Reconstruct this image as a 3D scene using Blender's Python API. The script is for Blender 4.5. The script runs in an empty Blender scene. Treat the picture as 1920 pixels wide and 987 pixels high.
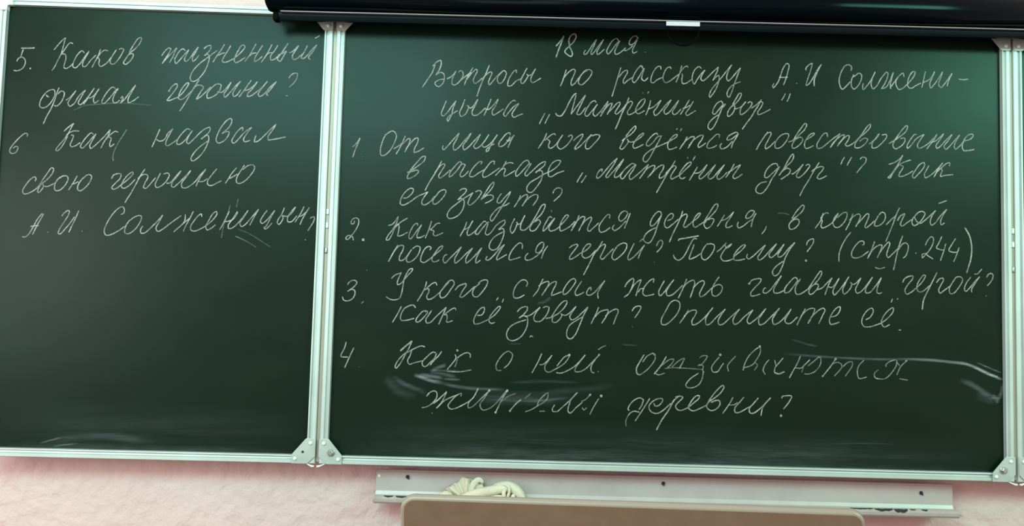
import bpy, bmesh, math, random
from mathutils import Vector, Matrix
PI = math.pi
S = bpy.context.scene
COL = S.collection
Z0 = 0.80            # height of the lower edge of the chalkboard above the floor (metres)

# ------------------------------------------------------------------ camera, light, exposure
cam_d = bpy.data.cameras.new('camera')
cam = bpy.data.objects.new('camera', cam_d); COL.objects.link(cam)
cam.location = (-0.357725, -1.684977, Z0 + 0.341274)
cam.rotation_euler = (1.631584, -0.027581, -0.008028)
cam_d.sensor_width = 36.0
cam_d.lens = 36.0 * 1447.85 / 1920.0
cam_d.clip_start = 0.02
S.camera = cam

W = bpy.data.worlds.new('room_light'); S.world = W; W.use_nodes = True
W.node_tree.nodes['Background'].inputs[0].default_value = (1.0, 0.86, 0.81, 1)
W.node_tree.nodes['Background'].inputs[1].default_value = 1.0

def area(name, loc, target, sx, sy, energy, color):
    d = bpy.data.lights.new(name, 'AREA'); d.shape = 'RECTANGLE'; d.size = sx; d.size_y = sy
    d.energy = energy; d.color = color
    o = bpy.data.objects.new(name, d); COL.objects.link(o); o.location = loc
    o.rotation_euler = (Vector(target) - Vector(loc)).to_track_quat('-Z', 'Y').to_euler()
    return o
area('ceiling_lamp_light', (-1.35, -2.4, 2.34), (-0.7, 0, 1.45), 1.7, 0.7, 66, (0.40, 1.0, 0.87))
area('ceiling_lamp_light', (2.85, -2.4, 2.52), (0.75, 0, 1.6), 1.8, 0.5, 92, (0.28, 1.0, 0.70))
area('window_light', (-2.5, -1.6, 1.25), (-0.9, 0, 0.0), 1.2, 0.9, 19, (0.72, 1.0, 0.92))
area('window_light', (-3.1, -3.1, 1.65), (-1.0, 0, 1.2), 0.9, 1.3, 12, (1.0, 0.93, 0.86))

S.view_settings.view_transform = 'Standard'; S.view_settings.look = 'None'
S.view_settings.exposure = 0.0; S.view_settings.gamma = 1.0
S.view_settings.use_curve_mapping = False

# ------------------------------------------------------------------ helpers
def nd(nt, t, **kw):
    n = nt.nodes.new(t)
    for k, v in kw.items(): setattr(n, k, v)
    return n
def mat(name, color, rough=0.5, metal=0.0, spec=0.5):
    m = bpy.data.materials.new(name); m.use_nodes = True
    b = m.node_tree.nodes['Principled BSDF']
    b.inputs['Base Color'].default_value = (*color, 1); b.inputs['Roughness'].default_value = rough
    b.inputs['Metallic'].default_value = metal; b.inputs['Specular IOR Level'].default_value = spec
    return m
def vary(m, scale, c0, c1, bump=0.0, stretch=(1, 1, 1), detail=4, lo=0.35, hi=0.65, bscale=None):
    """mix two close colours with a noise, and bump with the same or a finer one"""
    nt = m.node_tree; b = nt.nodes['Principled BSDF']
    tc = nd(nt, 'ShaderNodeTexCoord'); mp = nd(nt, 'ShaderNodeMapping'); mp.inputs['Scale'].default_value = stretch
    nt.links.new(tc.outputs['Object'], mp.inputs['Vector'])
    n = nd(nt, 'ShaderNodeTexNoise'); n.inputs['Scale'].default_value = scale; n.inputs['Detail'].default_value = detail
    nt.links.new(mp.outputs[0], n.inputs['Vector'])
    r = nd(nt, 'ShaderNodeValToRGB')
    r.color_ramp.elements[0].position = lo; r.color_ramp.elements[0].color = (*c0, 1)
    r.color_ramp.elements[1].position = hi; r.color_ramp.elements[1].color = (*c1, 1)
    nt.links.new(n.outputs[0], r.inputs[0]); nt.links.new(r.outputs[0], b.inputs['Base Color'])
    if bump:
        n2 = n
        if bscale:
            n2 = nd(nt, 'ShaderNodeTexNoise'); n2.inputs['Scale'].default_value = bscale; n2.inputs['Detail'].default_value = 6
            nt.links.new(tc.outputs['Object'], n2.inputs['Vector'])
        bp = nd(nt, 'ShaderNodeBump'); bp.inputs['Strength'].default_value = 1.0; bp.inputs['Distance'].default_value = bump
        nt.links.new(n2.outputs[0], bp.inputs['Height']); nt.links.new(bp.outputs[0], b.inputs['Normal'])
    return m
def link(name, me, m=None, parent=None, smooth=False):
    o = bpy.data.objects.new(name, me); COL.objects.link(o)
    if m: me.materials.append(m)
    if parent: o.parent = parent
    if smooth:
        for p in me.polygons: p.use_smooth = True
    return o
def obj(name, bm, m, parent=None, smooth=False):
    bmesh.ops.recalc_face_normals(bm, faces=bm.faces[:])
    me = bpy.data.meshes.new(name); bm.to_mesh(me); bm.free()
    return link(name, me, m, parent, smooth)
def empty(name, loc, rz=0.0):
    o = bpy.data.objects.new(name, None); COL.objects.link(o); o.location = loc; o.rotation_euler = (0, 0, rz)
    o.empty_display_size = 0.05
    return o
def tag(o, label, cat, group=None):
    o['label'] = label; o['category'] = cat
    if group: o['group'] = group
    return o
def box(bm, x0, x1, y0, y1, z0, z1, bev=0.0, seg=2):
    r = bmesh.ops.create_cube(bm, size=1.0)
    vs = r['verts']
    for v in vs:
        v.co = Vector(((x0 + x1) / 2 + v.co.x * (x1 - x0), (y0 + y1) / 2 + v.co.y * (y1 - y0), (z0 + z1) / 2 + v.co.z * (z1 - z0)))
    if bev:
        es = list({e for v in vs for e in v.link_edges})
        bmesh.ops.bevel(bm, geom=es, offset=bev, segments=seg, affect='EDGES', profile=0.5)
    return bm
def prism(bm, pts, y0, y1, bev=0.0):
    """outline in x,z extruded from y0 (front) to y1 (back)"""
    a = [bm.verts.new((x, y0, z)) for x, z in pts]; b = [bm.verts.new((x, y1, z)) for x, z in pts]
    n = len(pts); f = bm.faces.new(a); bm.faces.new(b[::-1])
    for i in range(n): bm.faces.new((a[i], b[i], b[(i + 1) % n], a[(i + 1) % n]))
    if bev: bmesh.ops.bevel(bm, geom=list(f.edges), offset=bev, segments=2, affect='EDGES', profile=0.5)
    return bm
def extrude_x(bm, prof, x0, x1):
    """closed profile of (y, z) swept along x"""
    a = [bm.verts.new((x0, y, z)) for y, z in prof]; b = [bm.verts.new((x1, y, z)) for y, z in prof]
    n = len(prof); bm.faces.new(a); bm.faces.new(b[::-1])
    for i in range(n): bm.faces.new((a[i], b[i], b[(i + 1) % n], a[(i + 1) % n]))
    return bm
def lathe(bm, prof, c, axis='Y', n=24):
    """profile of (r, h); h runs along the axis"""
    rings = []
    for r, h in prof:
        ring = []
        for k in range(n):
            a = 2 * PI * k / n; u, v = r * math.cos(a), r * math.sin(a)
            p = (u, h, v) if axis == 'Y' else (h, u, v) if axis == 'X' else (u, v, h)
            ring.append(bm.verts.new((c[0] + p[0], c[1] + p[1], c[2] + p[2])))
        rings.append(ring)
    for A, B in zip(rings, rings[1:]):
        for k in range(n): bm.faces.new((A[k], A[(k + 1) % n], B[(k + 1) % n], B[k]))
    bm.faces.new(rings[0]); bm.faces.new(rings[-1][::-1])
    return bm
def tube(bm, pts, rad, n=12, flat=1.0):
    """tapered tube along points; rad is one radius or one for each point; flat squashes it along y"""
    pts = [Vector(p) for p in pts]; N = len(pts); rings = []
    if not hasattr(rad, '__len__'): rad = [rad] * N
    for i, p in enumerate(pts):
        t = (pts[min(i + 1, N - 1)] - pts[max(i - 1, 0)]).normalized()
        s = Vector((0, 1, 0)) - t * t.y
        if s.length < 0.1: s = Vector((1, 0, 0)) - t * t.x
        s.normalize(); u = t.cross(s)
        rings.append([bm.verts.new(p + (s * math.cos(2 * PI * k / n) * flat + u * math.sin(2 * PI * k / n)) * rad[i]) for k in range(n)])
    for A, B in zip(rings, rings[1:]):
        for k in range(n): bm.faces.new((A[k], A[(k + 1) % n], B[(k + 1) % n], B[k]))
    bm.faces.new(rings[0]); bm.faces.new(rings[-1][::-1])
    return bm
def spline(p, step):
    """centripetal Catmull-Rom through 2-D points"""
    p = [Vector(q) for q in p]
    if len(p) == 2:
        n = max(2, int((p[1] - p[0]).length / step) + 1)
        return [p[0].lerp(p[1], i / (n - 1)) for i in range(n)]
    P = [2 * p[0] - p[1]] + p + [2 * p[-1] - p[-2]]; out = []
    for i in range(1, len(P) - 2):
        a, b, c, d = P[i - 1:i + 3]
        k = lambda u, v: max(1e-4, (v - u).length ** 0.5)
        t0 = 0; t1 = k(a, b); t2 = t1 + k(b, c); t3 = t2 + k(c, d)
        n = max(2, int((c - b).length / step) + 1)
        for j in range(n):
            t = t1 + (t2 - t1) * j / n
            A = a.lerp(b, (t - t0) / (t1 - t0)); B = b.lerp(c, (t - t1) / (t2 - t1)); D = c.lerp(d, (t - t2) / (t3 - t2))
            E = A.lerp(B, (t - t0) / (t2 - t0)); F = B.lerp(D, (t - t1) / (t3 - t1))
            out.append(E.lerp(F, (t - t1) / (t2 - t1)))
    out.append(p[-1]); return out

# ------------------------------------------------------------------ materials
M_board = mat('green_board_enamel', (0.016, 0.028, 0.02), 0.31, 0, 0.115)
vary(M_board, 5.0, (0.0042, 0.0108, 0.0066), (0.0062, 0.0145, 0.0094), stretch=(1, 1, 2.2), detail=7, lo=0.3, hi=0.75)
M_alu = vary(mat('pale_painted_aluminium', (0.66, 0.68, 0.66), 0.55, 0.5, 0.4), 9, (0.51, 0.51, 0.51), (0.57, 0.57, 0.57))
M_plate = vary(mat('zinc_plate', (0.56, 0.57, 0.56), 0.4, 0.25), 40, (0.42, 0.42, 0.415), (0.49, 0.49, 0.48))
M_steel = mat('bolt_steel', (0.42, 0.41, 0.41), 0.35, 0.8)
M_dark = mat('dark_hole', (0.015, 0.013, 0.012), 0.8)
M_strip = mat('beige_hinge_strip', (0.36, 0.285, 0.23), 0.5, 0.3)
M_cap = mat('white_plastic_cap', (0.72, 0.74, 0.72), 0.4)
M_tray = vary(mat('grey_tray_metal', (0.47, 0.47, 0.45), 0.4, 0.1), 14, (0.49, 0.36, 0.37), (0.54, 0.40, 0.405))
M_lip = vary(mat('grey_tray_lip_metal', (0.4, 0.3, 0.29), 0.6, 0, 0.15), 30, (0.36, 0.26, 0.255), (0.43, 0.31, 0.30))
M_black = mat('black_casing_paint', (0.001, 0.002, 0.0035), 0.15, 0, 0.038)
M_bar = mat('black_bar_plastic', (0.004, 0.007, 0.010), 0.25, 0, 0.1)
M_handle = mat('black_handle_rubber', (0.002, 0.0025, 0.003), 0.7, 0, 0.03)
M_fabric = mat('white_screen_fabric', (0.42, 0.30, 0.33), 0.7, 0, 0.1)
M_tagw = mat('white_tag_plastic', (0.60, 0.50, 0.58), 0.6, 0, 0.2)
M_rag = vary(mat('cream_rag_cloth', (0.72, 0.68, 0.55), 0.9, 0, 0.1), 22, (0.63, 0.485, 0.385), (0.71, 0.56, 0.47), bump=0.0015, bscale=160)
M_lid = vary(mat('taupe_laptop_shell', (0.30, 0.235, 0.19), 0.45, 0.15), 60, (0.195, 0.096, 0.068), (0.215, 0.107, 0.077))
M_rim = mat('laptop_rim_with_highlight', (0.29, 0.195, 0.165), 0.4, 0.1)  # pale edge trim; the highlight along the lid's edge is put into this colour
M_keys = mat('dark_laptop_keys', (0.03, 0.03, 0.032), 0.5)
M_glass = mat('black_screen_glass', (0.01, 0.01, 0.012), 0.1)
M_wood = vary(mat('yellow_desk_wood', (0.45, 0.27, 0.12), 0.45), 6, (0.36, 0.2, 0.08), (0.52, 0.33, 0.15), stretch=(1, 8, 8))
M_wall = vary(mat('pink_wall_paint', (0.74, 0.56, 0.5), 0.75, 0, 0.25), 3.0, (0.70, 0.435, 0.44), (0.76, 0.48, 0.485), bump=0.008, bscale=34)
M_floor = vary(mat('brown_floor_paint', (0.2, 0.1, 0.06), 0.4), 8, (0.17, 0.085, 0.05), (0.23, 0.12, 0.075))

M_chalk = bpy.data.materials.new('white_chalk'); M_chalk.use_nodes = True
nt = M_chalk.node_tree; b = nt.nodes['Principled BSDF']
b.inputs['Base Color'].default_value = (0.57, 0.49, 0.50, 1); b.inputs['Roughness'].default_value = 0.95
b.inputs['Specular IOR Level'].default_value = 0.05
at = nd(nt, 'ShaderNodeAttribute', attribute_name='chalk_amount'); tc = nd(nt, 'ShaderNodeTexCoord')
n1 = nd(nt, 'ShaderNodeTexNoise'); n1.inputs['Scale'].default_value = 640; n1.inputs['Detail'].default_value = 2
n2 = nd(nt, 'ShaderNodeTexNoise'); n2.inputs['Scale'].default_value = 55; n2.inputs['Detail'].default_value = 2
for n in (n1, n2): nt.links.new(tc.outputs['Object'], n.inputs['Vector'])
r1 = nd(nt, 'ShaderNodeMapRange'); r1.inputs[1].default_value = 0.36; r1.inputs[2].default_value = 0.62; r1.inputs[3].default_value = 0.38; r1.inputs[4].default_value = 1.0
r2 = nd(nt, 'ShaderNodeMapRange'); r2.inputs[1].default_value = 0.3; r2.inputs[2].default_value = 0.7; r2.inputs[3].default_value = 0.42; r2.inputs[4].default_value = 1.05
nt.links.new(n1.outputs[0], r1.inputs[0]); nt.links.new(n2.outputs[0], r2.inputs[0])
m1 = nd(nt, 'ShaderNodeMath', operation='MULTIPLY'); m2 = nd(nt, 'ShaderNodeMath', operation='MULTIPLY', use_clamp=True)
nt.links.new(r1.outputs[0], m1.inputs[0]); nt.links.new(r2.outputs[0], m1.inputs[1])
nt.links.new(m1.outputs[0], m2.inputs[0]); nt.links.new(at.outputs['Fac'], m2.inputs[1]); nt.links.new(m2.outputs[0], b.inputs['Alpha'])

M_dust = M_chalk.copy(); M_dust.name = 'chalk_dust'
nt = M_dust.node_tree; nt.nodes['Principled BSDF'].inputs['Base Color'].default_value = (0.52, 0.51, 0.56, 1)
tc = [n for n in nt.nodes if n.type == 'TEX_COORD'][0]
mp = nd(nt, 'ShaderNodeMapping'); mp.inputs['Scale'].default_value = (0.07, 1, 1); nt.links.new(tc.outputs['Object'], mp.inputs['Vector'])
for n in nt.nodes:
    if n.type == 'TEX_NOISE':
        nt.links.new(mp.outputs[0], n.inputs['Vector'])
        if n.inputs['Scale'].default_value > 300: n.inputs['Scale'].default_value = 330

# ------------------------------------------------------------------ room
WALL_Y = 0.08
TRAY_Y = 0.05
def structure(o): o['kind'] = 'structure'; return o
structure(obj('wall_front', box(bmesh.new(), -3.4, 3.4, WALL_Y, WALL_Y + 0.2, 0, 3.2), M_wall))
structure(obj('floor', box(bmesh.new(), -3.4, 3.4, -6.5, WALL_Y + 0.2, -0.12, 0.0), M_floor))

# ------------------------------------------------------------------ chalkboard panels
RW = 0.019
#  across the rail, outer edge (0) to inner edge (RW): front face depth
PROF = [(0.0, 0.002), (0.0006, -0.0025), (0.002, -0.0040), (0.0085, -0.0040), (0.0100, -0.0008), (0.0142, -0.0002),
        (0.0152, -0.0042), (0.0165, -0.0052), (0.0182, -0.0048), (RW, 0.0040)]
def rail(x0, x1, z0, z1, side):
    """one mitred rail of the frame of the rectangle x0..x1, z0..z1"""
    bm = bmesh.new(); A = []; B = []
    for t, y in PROF + [(RW, 0.02), (0.0, 0.02)]:
        if side == 'bottom': p, q = (x0 + t, z0 + t), (x1 - t, z0 + t)
        if side == 'top': p, q = (x0 + t, z1 - t), (x1 - t, z1 - t)
        if side == 'left': p, q = (x0 + t, z0 + t), (x0 + t, z1 - t)
        if side == 'right': p, q = (x1 - t, z0 + t), (x1 - t, z1 - t)
        A.append(bm.verts.new((p[0], y, p[1]))); B.append(bm.verts.new((q[0], y, q[1])))
    n = len(A); bm.faces.new(A); bm.faces.new(B[::-1])
    for i in range(n): bm.faces.new((A[i], A[(i + 1) % n], B[(i + 1) % n], B[i]))
    return bm
PLATE = [(0.0, 0.0165), (0.0, 0.0525), (0.0022, 0.0545), (0.019, 0.0545), (0.0212, 0.0535), (0.0480, 0.0222), (0.0500, 0.019),
         (0.0500, 0.0008), (0.0165, 0.0008)]
def plate_at(x, z, sx, sz, parent, bolt=None):
    """corner plate; x, z is the outer corner and sx, sz point into the panel"""
    pts = [(x + sx * a, z + sz * c) for a, c in PLATE]
    o = obj('corner_plate', prism(bmesh.new(), pts, -0.0066, -0.0053, 0.0004), M_plate, parent)
    for a, c in ((0.0105, 0.0445), (0.0425, 0.0112)):
        obj('rivet', lathe(bmesh.new(), [(0.0042, 0), (0.0040, -0.0014), (0.0026, -0.0027), (0.0008, -0.0031)], (x + sx * a, -0.0066, z + sz * c)), M_cap, o, True)
    c = (x + sx * 0.0265, -0.0066, z + sz * 0.0255)
    if bolt == 'bolt':
        bm = lathe(bmesh.new(), [(0.0082, 0), (0.0082, -0.0014), (0.0074, -0.002)], c, n=28)
        lathe(bm, [(0.0056, -0.0018), (0.0056, -0.0052), (0.0046, -0.006)], c, n=6)
        obj('bolt', bm, M_steel, o)
    elif bolt == 'hole':
        obj('bolt_hole', lathe(bmesh.new(), [(0.0028, 0), (0.0027, -0.0003)], c, n=20), M_dark, o)
    return o
def panel(root, x0, x1, z0, z1):
    obj('writing_surface', box(bmesh.new(), x0 + 0.004, x1 - 0.004, 0.0040, 0.0190, z0 + 0.004, z1 - 0.004), M_board, root)
    for s in ('bottom', 'top', 'left', 'right'):
        obj('frame_rail', rail(x0, x1, z0, z1, s), M_alu, root)
def leaf(root, x, z, s):
    """one half of the little white hinge under the seam of two panels; s points away from the seam"""
    bm = tube(bmesh.new(), [(x + s * 0.0190, -0.003, z + 0.003), (x + s * 0.012, -0.005, z + 0.000), (x + s * 0.0055, -0.006, z - 0.0025), (x + s * 0.0012, -0.006, z - 0.0022)], [0.0010, 0.0015, 0.0024, 0.0019], 10)
    return obj('hinge_leaf', bm, M_cap, root, True)

main = tag(empty('chalkboard', (0, 0, Z0)), 'large middle panel of the green chalkboard with a dated list of handwritten questions', 'chalkboard')
panel(main, -0.75, 0.75, 0, 1.0)
plate_at(-0.75, 0, 1, 1, main, 'bolt'); plate_at(0.75, 0, -1, 1, main, 'bolt')
plate_at(-0.75, 1.003, 1, -1, main); plate_at(0.75, 1.003, -1, -1, main)
for s in (-1, 1):
    obj('hinge_strip', box(bmesh.new(), *(sorted((s * 0.7503, s * 0.7568))), 0.0005, 0.0195, 0.004, 0.996), M_strip, main)
    leaf(main, s * 0.7545, -0.002, -s)
    for z in (0.46, 0.515, 0.545):
        obj('hinge_pin', lathe(bmesh.new(), [(0.0028, -0.006), (0.0032, -0.004), (0.0032, 0.004), (0.0028, 0.006)], (s * 0.7536, 0.0, z), 'Z', 14), M_steel if z < 0.5 else M_cap, main, True)
for x in (-0.55, 0.55):    # stand-offs that hold the panel on the wall
    for z in (0.25, 0.75):
        obj('wall_spacer', box(bmesh.new(), x - 0.03, x + 0.03, 0.019, WALL_Y + 0.001, z - 0.03, z + 0.03), M_plate, main)

lw = tag(empty('chalkboard_wing', (-0.7575, 0, Z0), 0.015849), 'left side wing of the chalkboard with questions 5 and 6 in chalk', 'chalkboard wing')
panel(lw, -0.7334, 0.0, 0, 1.0)
plate_at(0.0, 0, -1, 1, lw, 'hole'); plate_at(0.0, 1.003, -1, -1, lw); leaf(lw, 0.0, -0.002, -1)
# L-shaped plastic cap on the free corners of the wing
def cap(root, x, z, sx, sz):
    bm = prism(bmesh.new(), [(x - sx * 0.0015, z - sz * 0.0015), (x + sx * 0.031, z - sz * 0.0015), (x + sx * 0.031, z + sz * 0.0195), (x + sx * 0.0195, z + sz * 0.0195), (x + sx * 0.0195, z + sz * 0.031), (x - sx * 0.0015, z + sz * 0.031)], -0.0072, 0.0212, 0.0015)
    return obj('corner_cap', bm, M_cap, root)
cap(lw, -0.7334, 1.0, 1, -1); cap(lw, -0.7334, 0.0, 1, 1)

rw = tag(empty('chalkboard_wing', (0.7572, 0, Z0), -0.0), 'sliver of the right side wing of the chalkboard at the edge of the photo', 'chalkboard wing')
panel(rw, 0.0, 0.7334, 0, 1.0)
plate_at(0.0, 0, 1, 1, rw, 'hole'); plate_at(0.0, 1.003, 1, -1, rw); leaf(rw, 0.0, -0.002, 1)
cap(rw, 0.7334, 1.0, -1, -1); cap(rw, 0.7334, 0.0, -1, 1)

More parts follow.
